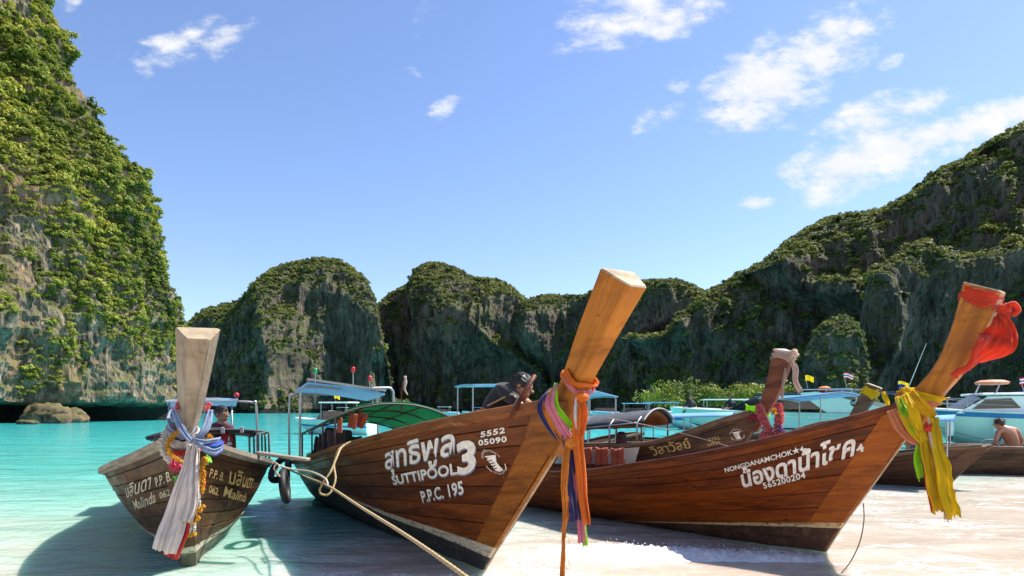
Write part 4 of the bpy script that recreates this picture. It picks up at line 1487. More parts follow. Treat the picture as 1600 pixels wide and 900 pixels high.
# ---- middle boat
M_MID = hull_wood('teak_middle', (0.2376, 0.0621, 0.0045), (0.1641, 0.0368, 0.0024), (0.0734, 0.0158, 0.0014), .32, stripe=(.30, .045, .115, .032), wear=.18, grey=(.30, .17, .08))
M_MIDST = hull_wood('teak_middle_stem', (0.4420, 0.1615, 0.0153), (0.3400, 0.1062, 0.0102), (0.1785, 0.0493, 0.0051), .34, stripe=(.30, .045, .115, .032), wear=.1)
M_MIDRAIL = hull_wood('teak_middle_rail', (0.360, 0.133, 0.0375), (0.240, 0.078, 0.0200), (0.108, 0.035, 0.0100), .5, wear=.6, grey=(.42, .28, .15))
M_MIDPROW = hull_wood('teak_middle_prow', (.56, .215, .022), (.44, .150, .014), (.25, .075, .008), .36, wear=.12, knots=.3, grain=50)
M_INNER = hull_wood('inner_boards', (.20, .11, .05), (.13, .065, .03), (.06, .03, .015), .6, wear=.3)
M_PALEWOOD = hull_wood('pale_edge', (.62, .50, .34), (.52, .40, .26), (.34, .24, .15), .6, wear=.3)
H_MID = Hull(stem=[(0, -.03), (.34, .30), (.80, .74), (1.22, 1.14), (1.49, 1.42), (1.64, 1.68)], sheer=[(1.64, 1.68), (1.375, 1.645), (.42, 1.51), (-.9, 1.32), (-3, 1.02), (-4.6, .80), (-6.2, .66)],
             beam=[(1.64, .055), (1.375, .17), (.42, .52), (-.9, .74), (-3, .86), (-5, .80), (-6.2, .58)], L=6.2, fine=.9, full=.55, st=.03)
mid = boat_root('longtail_boat', 'varnished brown longtail boat lettered SUTTIPOOL 3 with green canopy, in the middle', (-.31, 6.4), (.5, -.866))
build_hull(mid, H_MID, (M_MID, M_MIDST, M_MIDRAIL, M_INNER, M_PALEWOOD), rail_mat=M_MIDRAIL)
prow(mid, 'prow_post', [(.95, 1.30, 1.40, 1.22, .06, .06), (1.36, 1.62, 1.60, 1.55, .085, .062), (1.545, 1.84, 1.69, 1.72, .10, .065), (1.80, 2.20, 1.96, 2.03, .125, .072), (2.115, 2.59, 2.34, 2.435, .155, .085)], M_MIDPROW, M_PALEWOOD, .014)
letter(mid, H_MID, -1, 'สุทธิพูล', (604, 744), (708, 724), (600, 702), M_LETTER, M_LSHADOW, bold=.018)
letter(mid, H_MID, -1, 'SUTTIPOOL', (616, 757), (716, 740), (612, 743), M_LETTER, M_LSHADOW, bold=.022)
letter(mid, H_MID, -1, '3', (716, 743), (744, 737), (713, 692), M_LETTER, M_LSHADOW, (.014, -.010), bold=.035)
letter(mid, H_MID, -1, 'P.P.C. 195', (662, 785), (726, 771), (657, 767), M_LETTER, M_LSHADOW, bold=.02)
letter(mid, H_MID, -1, '5552', (752, 683), (790, 676), (752, 674), M_LETTER, bold=.03, spacing=1.1)
letter(mid, H_MID, -1, '05090', (749, 696), (793, 690), (748, 687), M_LETTER, bold=.03, spacing=1.1)
e0 = side_at(mid, H_MID, -1, 773, 722)
e0 = H_MID.at(e0[0], e0[1]); e0 = (float(e0[0]), float(e0[2]))
emblem(mid, H_MID, -1, e0[0], e0[1], .125, math.radians(8), M_LETTER, 'ชมรมเรือหางยาว', 'ททท พ.พ. ภูเก็ต')
canopy_sheet(mid, 'canopy', -2.55, -4.5, .80, 1.535, 1.265, .17, M_TARP_GREEN, drop=.05)
canopy_frame(mid, -2.55, -4.5, .79, 1.535, 1.265, .17, lambda x: float(H_MID.sheer(x)), ribs=4, r=.013, mat=M_IRON)
# stern frame with a tilted pale roof
mb = MB(); mb.grid([[(-4.55, -.70, 2.03), (-4.55, 0, 1.97), (-4.55, .55, 1.87)], [(-5.5, -.70, 1.92), (-5.5, 0, 1.87), (-5.5, .55, 1.78)]], thick=.03)
mb.build('stern_roof', M_TARP_PALE, mid)
mb = MB(); mb.box((-4.52, -.08, 1.995), (.05, 1.28, .035), Matrix.Rotation(-.125, 3, 'X')); mb.build('roof_edge', M_TARP_GREY, mid)
for yy in (-.80, .72):
    mb = MB(); mb.tube(catmull([(-4.62, yy, .78), (-4.6, yy, 1.75), (-4.6, yy * .96, 1.93), (-4.6, yy * .80, 1.965), (-4.6, yy * .2, 1.94)], 6), .02, 8); mb.build('roof_post', M_STEEL, mid, True)
    mb = MB(); mb.tube(catmull([(-5.45, yy, .70), (-5.45, yy, 1.7), (-5.45, yy * .9, 1.85), (-5.45, yy * .2, 1.86)], 6), .018, 8); mb.build('roof_post', M_STEEL, mid, True)
for k, (x_, y_, hh, c_) in enumerate(((-4.9, -.5, .20, (.02, .32, .08)), (-4.9, .12, .24, (.6, .02, .02)), (-4.95, .42, .10, (.5, .02, .02)))):
    mb = MB(); mb.tube([(x_, y_, 1.9), (x_, y_, 1.98 + hh)], .008, 6); lst = mb.build('lamp_stalk', M_STEEL, mid)
    mb = MB(); mb.lathe([(.012, 0), (.034, .012), (.036, .03), (.026, .04), (.035, .055), (.03, .085), (.01, .095)], 7, (x_, y_, 1.98 + hh)); mb.build('lamp', plain('lamp_%d' % k, c_, .3), lst, True)
# flag stick lashed to the canopy
mb = MB(); mb.tube([(-2.6, .12, 1.55), (-2.62, .13, 1.86), (-2.60, .17, 2.06)], .009, 6); mb.build('flag_stick', M_MIDRAIL, mid)
mb = MB(); mb.tube(catmull([(-2.60, .17, 2.06), (-2.60, .18, 1.97), (-2.60, .165, 1.88), (-2.60, .21, 1.80)], 5), [.016, .02, .02, .018, .02, .022, .02, .02, .018, .016, .014, .014, .012, .012, .010, .008], 7); mb.build('furled_flag', M_ROPE_P, mid, True)
# engine under the stern roof, bench seats, hanging tackle
mb = MB(); mb.box((-4.35, -.25, 1.0), (.6, .42, .36), bev=.04); mb.box((-4.30, -.25, 1.22), (.3, .3, .12), bev=.03); mb.tube([(-4.6, -.25, 1.05), (-6.6, -.25, .75)], .03, 8); mb.tube([(-4.2, -.25, 1.1), (-3.4, -.2, 1.2)], .022, 8)
for k in range(4): mb.lathe([(.03, 0), (.05, .02), (.05, .12), (.02, .15)], 8, (-4.5 + .12 * k, -.40, 1.17))
mb.build('engine', plain('engine_dark', (.03, .03, .032), .5, dirt=(.15, .07, .03)), mid)
for k in range(3):
    mb = MB(); mb.box((-2.2 - .75 * k, 0, .74 - .06 * k), (.26, 1.36 , .035), bev=.008); mb.build('bench', M_INNER, mid)
# tyre fenders over the quarter
def tyre(root, c, R, r, ax):
    mb = MB(); ax = Vector(ax).normalized(); u = ax.orthogonal().normalized(); w = ax.cross(u)
    mb.tube([Vector(c) + (u * math.cos(a) + w * math.sin(a)) * R for a in np.linspace(0, 2 * math.pi, 21)[:-1]], r, 8, closed=True)
    o = mb.build('tyre', M_BLACK, None, True); return o
t1 = tyre(mid, lw(mid, -5.3, -.98, .62), .20, .055, lw(mid, .25, -.7, .45) - lw(mid, 0, 0, 0)); tag(t1, 'black tyre fender leaning on the quarter of the middle boat', 'tyre', 'tyre fenders')
t2 = tyre(mid, lw(mid, -5.9, -.80, .40), .17, .05, lw(mid, .1, -1, .1) - lw(mid, 0, 0, 0)); tag(t2, 'black tyre fender hanging low at the stern of the middle boat', 'tyre', 'tyre fenders')

# ---- life vests piled under the green canopy: hung on the front rib and lying along the far side
def vest(c, yaw, s, tilt, mat, label, seed, group):
    rr = np.random.default_rng(seed)
    root = empty('life_vest', c, yaw, tilt)
    for sgn in (-1, 1):
        rows = []
        for i in range(9):
            u = i / 8
            rows.append([(sgn * (.02 + .17 * v) * s, -.05 * s * math.sin(math.pi * v) * (1.2 if i % 4 else .6) + .01 * rr.normal() * s, (.5 * u - .25) * s + (.05 * s * v if i == 8 else 0)) for v in np.linspace(0, 1, 6)])
        mb = MB(); mb.grid(rows, thick=.05 * s * (1 if sgn < 0 else -1)); mb.build('panel', mat, root, True)
    mb = MB()
    mb.box((0, -.05 * s, .05 * s), (.36 * s, .012, .03 * s)); mb.box((0, -.05 * s, -.12 * s), (.36 * s, .012, .03 * s)); mb.build('strap', M_VEST_D, root)
    tag(root, label, 'life vest', group)
    return root
vspots = [(-2.62, -.70, 1.36, 'faded orange life vest hung at the near front corner of the green canopy'), (-2.6, -.54, 1.42, 'orange life vest hung second from the near post of the green canopy'), (-2.66, -.42, 1.43, 'orange life vest hung third from the near post under the green canopy')]
for k, (x_, y_, z_, lb) in enumerate(vspots):
    vest(lw(mid, x_, y_, z_ + .03), math.radians(-60 + 25 * k), .36, .2 * k, M_VEST, lb, k, 'life vests on the middle boat')
lb2 = ['dark life vest first in the pile along the far side of the green canopy', 'dull orange life vest second in the pile along the far side of the green canopy', 'dark life vest third in the pile along the far side of the green canopy',
       'dull orange life vest fourth in the pile along the far side of the green canopy', 'dark life vest fifth in the pile along the far side of the green canopy', 'dull orange life vest at the stern end of the pile under the green canopy']
for k in range(6):
    vest(lw(mid, -2.1 - .36 * k, .60, 1.16 - .07 * k), math.radians(20 + 50 * k), .52, .9 if k % 2 else -.5, M_VEST_D if k % 2 == 0 else M_VEST, lb2[k], 20 + k, 'life vests on the middle boat')

dk = ['dark life vest hanging first along the near eave of the green canopy', 'dark life vest second along the near eave of the green canopy', 'dark life vest third along the near eave of the green canopy', 'dark life vest at the stern end of the near eave of the green canopy']
for k in range(4):
    vest(lw(mid, -3.0 - .38 * k, -.66, 1.16 - .05 * k), math.radians(30 + 17 * k), .56, .1 * k, M_VEST_D, dk[k], 90 + k, 'life vests on the middle boat')

# ---- right boat
M_RGT = hull_wood('teak_right', (0.2879, 0.0686, 0.0032), (0.2015, 0.0398, 0.0018), (0.0900, 0.0163, 0.0009), .28, stripe=(.335, -.115, .055, .02), wear=.05, bottom=(.065, .030, .016), cream=(.62, .42, .20), knots=.8)
M_RGTST = hull_wood('teak_right_stem', (0.3969, 0.1054, 0.0052), (0.3119, 0.0738, 0.0037), (0.1796, 0.0388, 0.0021), .28, stripe=(.335, -.115, .055, .02), wear=.05, bottom=(.08, .036, .018), cream=(.62, .42, .20))
M_RGTPROW = hull_wood('teak_right_prow', (.58, .230, .022), (.46, .160, .013), (.25, .075, .007), .34, wear=.05, knots=.4, grain=66)
M_RGTRAIL = hull_wood('teak_right_rail', (0.240, 0.058, 0.0150), (0.156, 0.035, 0.0090), (0.072, 0.016, 0.0050), .4, wear=.2)
H_RGT = Hull(stem=[(0, -.03), (.17, .27), (.50, .785), (.80, 1.26), (1.0, 1.57), (1.10, 1.74)], sheer=[(1.10, 1.74), (.70, 1.60), (-.31, 1.27), (-1.0, 1.09), (-1.91, .91), (-3.3, .69), (-5.2, .60)],
             beam=[(1.10, .055), (.70, .17), (-.31, .58), (-1.91, .82), (-3.3, .88), (-5.2, .55)], L=5.2, fine=.85, full=.52, st=.03)
rgt = boat_root('longtail_boat', 'glossy orange brown longtail boat lettered NONGDANAMCHOK 4, on the right', (3.48, 7.2), (.64, -.768))
build_hull(rgt, H_RGT, (M_RGT, M_RGTST, M_RGTRAIL, M_INNER, M_PALEWOOD), board=.33, rail_mat=M_RGT)
prow(rgt, 'prow_post', [(.42, 1.36, .98, 1.30, .06, .06), (.72, 1.62, 1.10, 1.60, .075, .062), (.925, 1.78, 1.20, 1.76, .09, .066), (1.15, 2.06, 1.345, 1.95, .105, .07), (1.30, 2.45, 1.53, 2.32, .125, .08), (1.385, 2.80, 1.665, 2.68, .14, .088)], M_RGTPROW, M_PALEWOOD, .014)
letter(rgt, H_RGT, -1, 'NONGDANAMCHOK★4', (1134, 738), (1256, 705), (1131, 729), M_LETTER, bold=.022)
letter(rgt, H_RGT, -1, 'น้องดาน้ำโชค', (1161, 762), (1334, 712), (1155, 732), M_LETTER, plain('letter_red', (.25, .05, .02), .6), (.010, -.012), bold=.03)
letter(rgt, H_RGT, -1, '4', (1339, 708), (1351, 704), (1336, 696), M_LETTER, bold=.03)
letter(rgt, H_RGT, -1, '565200204', (1194, 763), (1259, 746), (1191, 754), M_LETTER, bold=.025, spacing=1.1)

# ---- left boat
M_LFT = hull_wood('weathered_left', (0.1467, 0.0689, 0.0232), (0.0844, 0.0368, 0.0121), (0.0366, 0.0156, 0.0054), .5, stripe=(.24, .03, .07, .02), wear=.4, grey=(.20, .125, .065), bottom=(.085, .075, .05), cream=(.50, .44, .33))
M_LFTRAIL = hull_wood('weathered_left_rail', (.42, .36, .29), (.30, .25, .19), (.14, .11, .08), .65, wear=.5, grey=(.5, .44, .37))
M_LFTPROW = hull_wood('bleached_prow', (.56, .47, .36), (.44, .35, .25), (.25, .17, .11), .6, wear=.7, grey=(.60, .52, .41), knots=.35, grain=43)
H_LFT = Hull(stem=[(0, -.06), (.30, .36), (.65, .78), (.95, 1.13), (1.10, 1.36)], sheer=[(1.10, 1.36), (.75, 1.27), (.0, 1.09), (-1.0, .95), (-2.2, .83), (-4, .66), (-6.5, .55)],
             beam=[(1.10, .06), (.85, .19), (.55, .33), (.0, .60), (-.6, .77), (-1.2, .88), (-2.2, .96), (-4, .90), (-6.5, .55)], L=6.5, fine=.40, full=.36, st=.06, fullx=2.0)
lft = boat_root('longtail_boat', 'weathered grey brown longtail boat with bleached prow, seen bow on at the left', (-3.31, 6.56), (.43, -.903), math.radians(1.2))
build_hull(lft, H_LFT, (M_LFT, M_LFT, M_LFTRAIL, M_INNER, M_LFT), board=.16, rail=.05)
prow(lft, 'prow_post', [(.55, 1.18, .98, 1.10, .07, .055), (.86, 1.40, 1.10, 1.32, .085, .04), (1.02, 1.56, 1.19, 1.44, .095, .03), (1.35, 1.87, 1.52, 1.76, .125, .052), (1.745, 2.235, 1.92, 2.125, .158, .086)], M_LFTPROW, M_PALEWOOD, .012, lean=.15)
for txt, bl, br, tl in (('P.P. B.', (325, 745), (347, 751), (328, 731)), ('062.', (324, 769), (340, 774), (326, 757)), ('มลินดา', (356, 755), (390, 763), (359, 730)), ('Malinda', (347, 775), (381, 784), (351, 759))):
    letter(lft, H_LFT, 1, txt, bl, br, tl, M_GOLD, bold=.014, wmin=.77)
for txt, bl, br, tl in (('P.P. B.', (246, 760), (270, 750), (243, 746)), ('062', (252, 779), (268, 773), (250, 769)), ('มลินดา', (200, 777), (236, 763), (196, 758)), ('Malinda', (213, 796), (245, 784), (208, 781))):
    letter(lft, H_LFT, -1, txt, bl, br, tl, M_GOLDPALE, bold=.014, wmin=.77)
# rolled dark canopy on a light frame, and the blue stern roof
n_before = set(bpy.data.objects)
canopy_sheet(lft, 'canopy', -2.55, -3.9, .70, 1.28, 1.20, .06, M_TARP_DARK, thick=.05, drop=.03)
canopy_frame(lft, -2.55, -3.9, .72, 1.28, 1.20, .06, lambda x: float(H_LFT.sheer(x)) - .05, ribs=3, r=.014, mat=M_IRON, rails=4)
for k, y_ in enumerate((-.45, -.1, .25, .5)):
    mb = MB(); mb.box((-2.52, y_, 1.30), (.03, .05, .09), bev=.008); mb.build('canopy_tie', M_TARP_GREY, lft)
mb = MB(); mb.box((-2.58, .33, 1.17), (.02, .02, .10)); mb.lathe([(.05, 0), (.055, .015), (.03, .05), (.01, .06)], 10, (-2.58, .33, 1.08)); mb.build('hanging_lamp', M_STEEL, lft, True)
mb = MB(); mb.grid([[(-4.05, -.52, 1.76), (-4.05, .0, 1.79), (-4.05, .52, 1.77)], [(-5.0, -.52, 1.66), (-5.0, 0, 1.70), (-5.0, .52, 1.67)]], thick=.03); mb.build('stern_roof', M_TARP_PALE, lft)
mb = MB(); mb.box((-4.03, 0, 1.745), (.035, 1.04, .022)); mb.build('roof_edge', M_WHITEPAINT, lft)
mb = MB(); mb.box((-4.012, .05, 1.775), (.004, .42, .022)); mb.build('roof_label', M_WHITEPAINT, lft)
mb = MB(); mb.lathe([(.02, 0), (.04, .02), (.04, .055), (.015, .075)], 8, (-4.05, .50, 1.79)); mb.build('lamp', plain('lamp_red', (.55, .015, .03), .3), lft, True)
mb = MB(); mb.tube(catmull([(-4.1, .52, 1.72), (-4.1, .74, 1.70), (-4.1, .80, 1.62), (-4.1, .80, .62)], 6), .02, 8); mb.build('roof_post', M_STEEL, lft, True)
for yy, x_ in ((.02, -4.1), (-.48, -4.1), (.45, -4.9), (-.48, -4.9)):
    mb = MB(); mb.tube([(x_, yy, .45), (x_, yy, 1.72)], .016, 8); mb.build('roof_post', M_STEEL, lft, True)
for yy in (.60, .66, .72):
    mb = MB(); mb.tube([(-2.6, yy, .75), (-2.6, yy, 1.22)], .014, 6); mb.build('canopy_leg', M_IRON, lft)
for o in set(bpy.data.objects) - n_before: o.location.y += .14
mb = MB(); mb.box((-3.6, .36, .86), (.5, .40, .42), bev=.05); mb.lathe([(.06, 0), (.10, .05), (.10, .18), (.05, .24)], 10, (-3.5, .32, 1.06)); mb.tube([(-3.7, .4, 1.1), (-4.2, .3, 1.25)], .02, 7); mb.build('engine', bpy.data.materials['engine_dark'], lft)
for k in range(3):
    mb = MB(); mb.box((-1.4 - .8 * k, 0, .70 - .05 * k), (.26, 1.6, .035), bev=.008); mb.build('bench', M_INNER, lft)
mb = MB(); mb.box((0, 0, 0), (.62, .09, .035), bev=.008); o = mb.build('bow_plank', M_LFTRAIL, lft); o.location = (.02, .93, 1.075); o.rotation_euler = (0, .12, math.radians(52))
t4 = tyre(lft, lw(lft, -.75, 1.02, .66), .17, .045, lw(lft, .2, .9, .1) - lw(lft, 0, 0, 0)); tag(t4, 'black tyre fender on the right side of the weathered boat', 'tyre', 'tyre fenders')

# ------------------------------------------------------------------ cloths on the prows
C_WHITE = cloth('scarf_white', (.72, .66, .62), .2, .3)
C_RED = cloth('scarf_red', (.62, .035, .02), .25, .35)
C_REDTOP = cloth('scarf_scarlet', (.78, .065, .02), .2, .45)
C_BLUE = cloth('scarf_blue', (.03, .09, .42), .2, .2)
C_PALEB = cloth('scarf_pale_blue', (.30, .38, .55), .25, .3)
C_ORANGE = cloth('scarf_orange', (.85, .20, .012), .2, .4)
C_ORANGE2 = cloth('scarf_amber', (.80, .27, .02), .3, .35)
C_NAVY = cloth('scarf_navy', (.014, .014, .10), .3, .1)
C_PINK = cloth('scarf_pink', (.80, .26, .34), .25, .4)
C_LIME = cloth('scarf_lime', (.42, .82, .015), .15, .5)
C_YELLOW = cloth('scarf_yellow', (.95, .70, .010), .12, .62)
C_GOLD = cloth('scarf_gold', (.92, .62, .010), .22, .6)
C_PEACH = cloth('scarf_peach', (.80, .30, .12), .25, .4)
C_CREAM = cloth('scarf_cream', (.70, .52, .42), .2, .35)
C_MAROON = cloth('scarf_maroon', (.35, .015, .06), .2, .25)
F_MARI = cloth('marigold', (.85, .42, .008), .35, .3, 60)
F_WHITE = cloth('jasmine', (.80, .76, .68), .25, .3, 60)
F_PINK = cloth('flower_pink', (.82, .09, .16), .35, .3, 60)
F_CORAL = cloth('flower_coral', (.85, .20, .20), .3, .3, 60)
F_GREEN = cloth('flower_green', (.22, .70, .06), .3, .3, 60)
F_RED = cloth('flower_red', (.50, .012, .02), .35, .2, 60)


def pxpath(pts):
    return [P(*p) for p in pts]


def thing(name, label, cat, loc, group=None):
    r = empty(name, loc); tag(r, label, cat, group)
    bpy.context.view_layer.update()
    return r


def under(root, o):
    """make a world-space mesh a part of root without moving it"""
    o.parent = root
    o.matrix_parent_inverse = root.matrix_world.inverted()
    return o


def axis_of(root, a, b):
    return (lw(root, *b) - lw(root, *a)).normalized()


# --- middle prow: one bundle of sashes
sm = thing('prow_sashes', 'bundle of orange, navy, pink and lime sashes tied round the middle prow', 'sash', lw(mid, 1.6, 0, 1.78), 'cloths tied on the prows')
ax = axis_of(mid, (1.60, 0, 1.78), (2.2, 0, 2.5)); uu = axis_of(mid, (1.545, 0, 1.84), (1.69, 0, 1.72)); vv_ = axis_of(mid, (0, 0, 0), (0, 1, 0))
c0 = lw(mid, 1.66, 0, 1.84)
under(sm, wrap('band', c0, uu, vv_, .108, .108, .10, ax + uu * .55, C_ORANGE, seed=1, folds=3, depth=.01))
under(sm, wrap('band', lw(mid, 1.66, 0, 1.80), uu, vv_, .104, .106, .04, ax + uu * .3, C_PINK, seed=2, folds=2))
Yd = 4.93
for k, (mat, w, pts) in enumerate((
        (C_NAVY, .06, [(868, 603, 5.0), (850, 618, 4.93), (845, 637, 4.90), (855, 660, 4.88), (873, 682, 4.86), (890, 692, 4.84)]),
        (C_ORANGE2, .05, [(869, 603, 4.98), (856, 618, 4.91), (853, 640, 4.88), (866, 668, 4.86), (880, 688, 4.84), (891, 694, 4.83)]),
        (C_PINK, .07, [(870, 602, 4.96), (861, 612, 4.90), (859, 632, 4.86), (870, 655, 4.85), (884, 677, 4.83), (896, 690, 4.82)]),
        (C_LIME, .045, [(868, 598, 4.95), (866, 612, 4.89), (868, 632, 4.86), (880, 650, 4.84), (893, 665, 4.82), (899, 676, 4.81)]))):
    under(sm, ribbon('swag', pxpath(pts), [w * .7, w, w, w, w * .6], mat, across=(.7, -.1, .6), folds=2, depth=.008, seed=k, m=8))
knot = [C_ORANGE2, C_NAVY]
under(sm, knot_lump(P(893, 692, 4.82), 0.048, C_ORANGE2, 893))
under(sm, knot_lump(P(908, 622, 4.80), 0.050, C_ORANGE, 908))
tails = [(C_ORANGE2, [.05, .06, .055, .05, .045, .03, .03, .04, .045], [(889, 694, 4.82), (884, 720, 4.8), (882, 760, 4.8), (883, 800, 4.8), (881, 840, 4.8), (880, 870, 4.8), (879, 905, 4.8)], 3, .012),
         (C_NAVY, [.06, .085, .095, .10, .10], [(884, 678, 4.84), (889, 700, 4.85), (893, 740, 4.86), (896, 780, 4.86), (900, 814, 4.86)], 2, .010),
         (C_PINK, [.05, .06, .06, .06, .065], [(894, 690, 4.83), (899, 720, 4.88), (903, 770, 4.88), (907, 815, 4.88), (909, 849, 4.88)], 2, .012),
         (C_LIME, [.03, .035, .035, .04, .045], [(899, 676, 4.82), (904, 720, 4.90), (908, 780, 4.90), (913, 825, 4.90), (915, 853, 4.90)], 2, .010),
         (C_ORANGE, [.07, .08, .085, .08, .07, .05], [(905, 620, 4.80), (903, 650, 4.78), (905, 690, 4.78), (909, 740, 4.79), (914, 790, 4.80), (918, 820, 4.80)], 2, .016),
         (C_ORANGE, [.05, .06, .05], [(908, 622, 4.78), (912, 650, 4.76), (908, 682, 4.76)], 2, .014),
         (C_WHITE, [.02, .03, .03, .02], [(902, 618, 4.79), (900, 645, 4.77), (902, 680, 4.80), (898, 706, 4.84)], 1, .006)]
for k, (mat, ws, pts, fo, dp) in enumerate(tails):
    under(sm, ribbon('tail', pxpath(pts), ws, mat, across=(1, .25, 0), folds=fo, depth=dp, seed=30 + k, m=12, ragged=.012))
# frayed threads on the longest tail
mb = MB(); rr = np.random.default_rng(4)
for k in range(60):
    t = rr.random(); p0 = P(882 + rr.uniform(-5, 6), 705 + 190 * t, 4.79); mb.tube([p0, p0 + Vector((rr.uniform(-.03, .03), rr.uniform(-.01, .01), -rr.uniform(.02, .06)))], .0015, 3)
o = mb.build('frayed_threads', C_ORANGE2); o['kind'] = 'stuff'; under(sm, o)

# --- right prow: scarlet cloth at the head, yellow sashes at the neck
sr = thing('prow_cloth', 'scarlet cloth knotted round the head of the right prow, its tail swept back', 'sash', lw(rgt, 1.5, 0, 2.6), 'cloths tied on the prows')
ax = axis_of(rgt, (1.40, 0, 2.38), (1.52, 0, 2.74)); uu = axis_of(rgt, (1.34, 0, 2.62), (1.60, 0, 2.50)); vv_ = axis_of(rgt, (0, 0, 0), (0, 1, 0))
under(sr, wrap('band', lw(rgt, 1.492, 0, 2.66), uu, vv_, .152, .138, .13, ax, C_REDTOP, seed=8, folds=3, depth=.006, n=6, k=40))
kp = lw(rgt, 1.68, -.03, 2.52)
under(sr, knot_lump(kp, .06, C_REDTOP, 5)); mb = MB(); mb.tube(catmull([kp + Vector((.02, -.02, .03)), kp + Vector((.06, -.03, .05)), kp + Vector((.10, -.03, -.01)), kp + Vector((.06, -.03, -.05))], 5), .026, 7); under(sr, mb.build('knot_end', C_REDTOP, None, True))
under(sr, ribbon('tail', pxpath([(1562, 492, 5.86), (1566, 512, 5.84), (1556, 535, 5.82), (1533, 560, 5.86), (1505, 582, 5.94), (1494, 590, 6.0)]), [.06, .22, .34, .36, .22, .05], C_REDTOP, across=(.78, -.12, .62), folds=2.6, depth=.026, seed=9, m=18, n=12))
under(sr, ribbon('tail', pxpath([(1560, 486, 5.9), (1572, 490, 5.86), (1579, 497, 5.84)]), [.03, .06, .03], C_REDTOP, across=(0, .2, 1), folds=1, depth=.008, seed=10))
sy_ = thing('prow_sashes', 'yellow, peach and lime sashes knotted round the neck of the right prow', 'sash', lw(rgt, 1.05, 0, 1.7), 'cloths tied on the prows')
ax = axis_of(rgt, (.92, 0, 1.62), (1.20, 0, 1.95)); uu = axis_of(rgt, (.90, 0, 1.80), (1.20, 0, 1.70))
for k, (mat, hu_, wd_, sh_) in enumerate(((C_PEACH, .20, .07, -.09), (C_YELLOW, .19, .09, .0), (C_LIME, .18, .035, .045), (C_GOLD, .185, .06, -.045))):
    pts = {0: [(1393, 640, 6.15), (1408, 665, 6.05), (1425, 685, 5.98), (1442, 692, 5.95)], 1: [(1408, 617, 6.2), (1420, 645, 6.02), (1432, 672, 5.95), (1444, 690, 5.92)], 2: [(1403, 622, 6.2), (1412, 640, 6.06), (1421, 660, 6.0), (1430, 676, 5.96)], 3: [(1420, 612, 6.2), (1436, 630, 6.05), (1452, 644, 5.95), (1462, 650, 5.92)]}[k]
    under(sy_, ribbon('swag', pxpath(pts), [wd_ * 1.3, wd_ * 1.8, wd_ * 1.5, wd_ * .8], mat, across=(.75, -.3, .45), folds=3, depth=.010, seed=40 + k, m=14))
under(sy_, wrap('band', lw(rgt, 1.0, 0, 1.75), uu, vv_, .185, .12, .10, ax + uu * .3, C_YELLOW, seed=12, folds=3, depth=.008, n=3))
under(sy_, wrap('band', lw(rgt, .965, 0, 1.71), uu, vv_, .185, .115, .06, ax + uu * .2, C_PEACH, seed=13, folds=3, depth=.008, n=3))
under(sy_, knot_lump(P(1453, 668, 5.92), 0.055, C_REDTOP, 1450))
for k, (mat, ws, pts, fo, dp) in enumerate((
        (C_LIME, [.06, .08, .085, .07], [(1438, 682, 5.98), (1436, 705, 5.98), (1435, 725, 5.98), (1440, 748, 5.98)], 2, .012),
        (C_REDTOP, [.04, .06, .06, .05], [(1446, 676, 5.97), (1447, 715, 5.97), (1452, 755, 5.97), (1458, 796, 5.97)], 2, .012),
        (C_GOLD, [.12, .18, .21, .20, .19], [(1447, 672, 5.93), (1456, 710, 5.92), (1462, 745, 5.92), (1468, 775, 5.92), (1472, 798, 5.92)], 4, .022),
        (C_CREAM, [.05, .06, .07, .07, .07], [(1455, 655, 5.90), (1462, 700, 5.88), (1472, 745, 5.88), (1480, 785, 5.88), (1484, 812, 5.88)], 2, .014),
        (C_YELLOW, [.06, .10, .14, .15, .13], [(1462, 652, 5.88), (1470, 700, 5.85), (1479, 745, 5.85), (1488, 785, 5.85), (1493, 806, 5.85)], 3, .02))):
    under(sy_, ribbon('tail', pxpath(pts), ws, mat, across=(1, .2, 0), folds=fo, depth=dp, seed=60 + k, m=18, ragged=.03))

# --- left prow: scarves and flower garlands
sl = thing('prow_scarves', 'white and blue scarves knotted round the bleached left prow, tail hanging left', 'sash', lw(lft, 1.1, 0, 1.4), 'cloths tied on the prows')
ax = axis_of(lft, (1.0, 0, 1.40), (1.35, 0, 1.80)); uu = axis_of(lft, (1.02, 0, 1.56), (1.19, 0, 1.44)); vv_ = axis_of(lft, (0, 0, 0), (0, 1, 0))
under(sl, wrap('band', lw(lft, 1.06, 0, 1.46), uu, vv_, .115, .100, .10, ax, C_PALEB, seed=20, folds=3, depth=.012, n=2.6, lift=lambda c, s: (0, 0, .05 * abs(s) - .03 * c)))
under(sl, wrap('band', lw(lft, 1.0, 0, 1.37), uu, vv_, .14, .115, .15, ax, C_WHITE, seed=21, folds=4, depth=.014, n=2.4))
under(sl, wrap('band', lw(lft, .97, 0, 1.30), uu, vv_, .15, .13, .07, ax, C_RED, seed=22, folds=2, depth=.012, n=2.4))
under(sl, knot_lump(P(302, 694, 5.30), 0.050, C_WHITE, 302))
under(sl, ribbon('tail', pxpath([(270, 640, 5.38), (282, 668, 5.30), (298, 690, 5.26)]), [.04, .06, .04], C_PALEB, across=(.8, .2, .5), folds=2, depth=.008, seed=23))
under(sl, ribbon('tail', pxpath([(330, 640, 5.38), (322, 668, 5.30), (305, 688, 5.26)]), [.04, .06, .04], C_PALEB, across=(.8, .2, -.5), folds=2, depth=.008, seed=24))
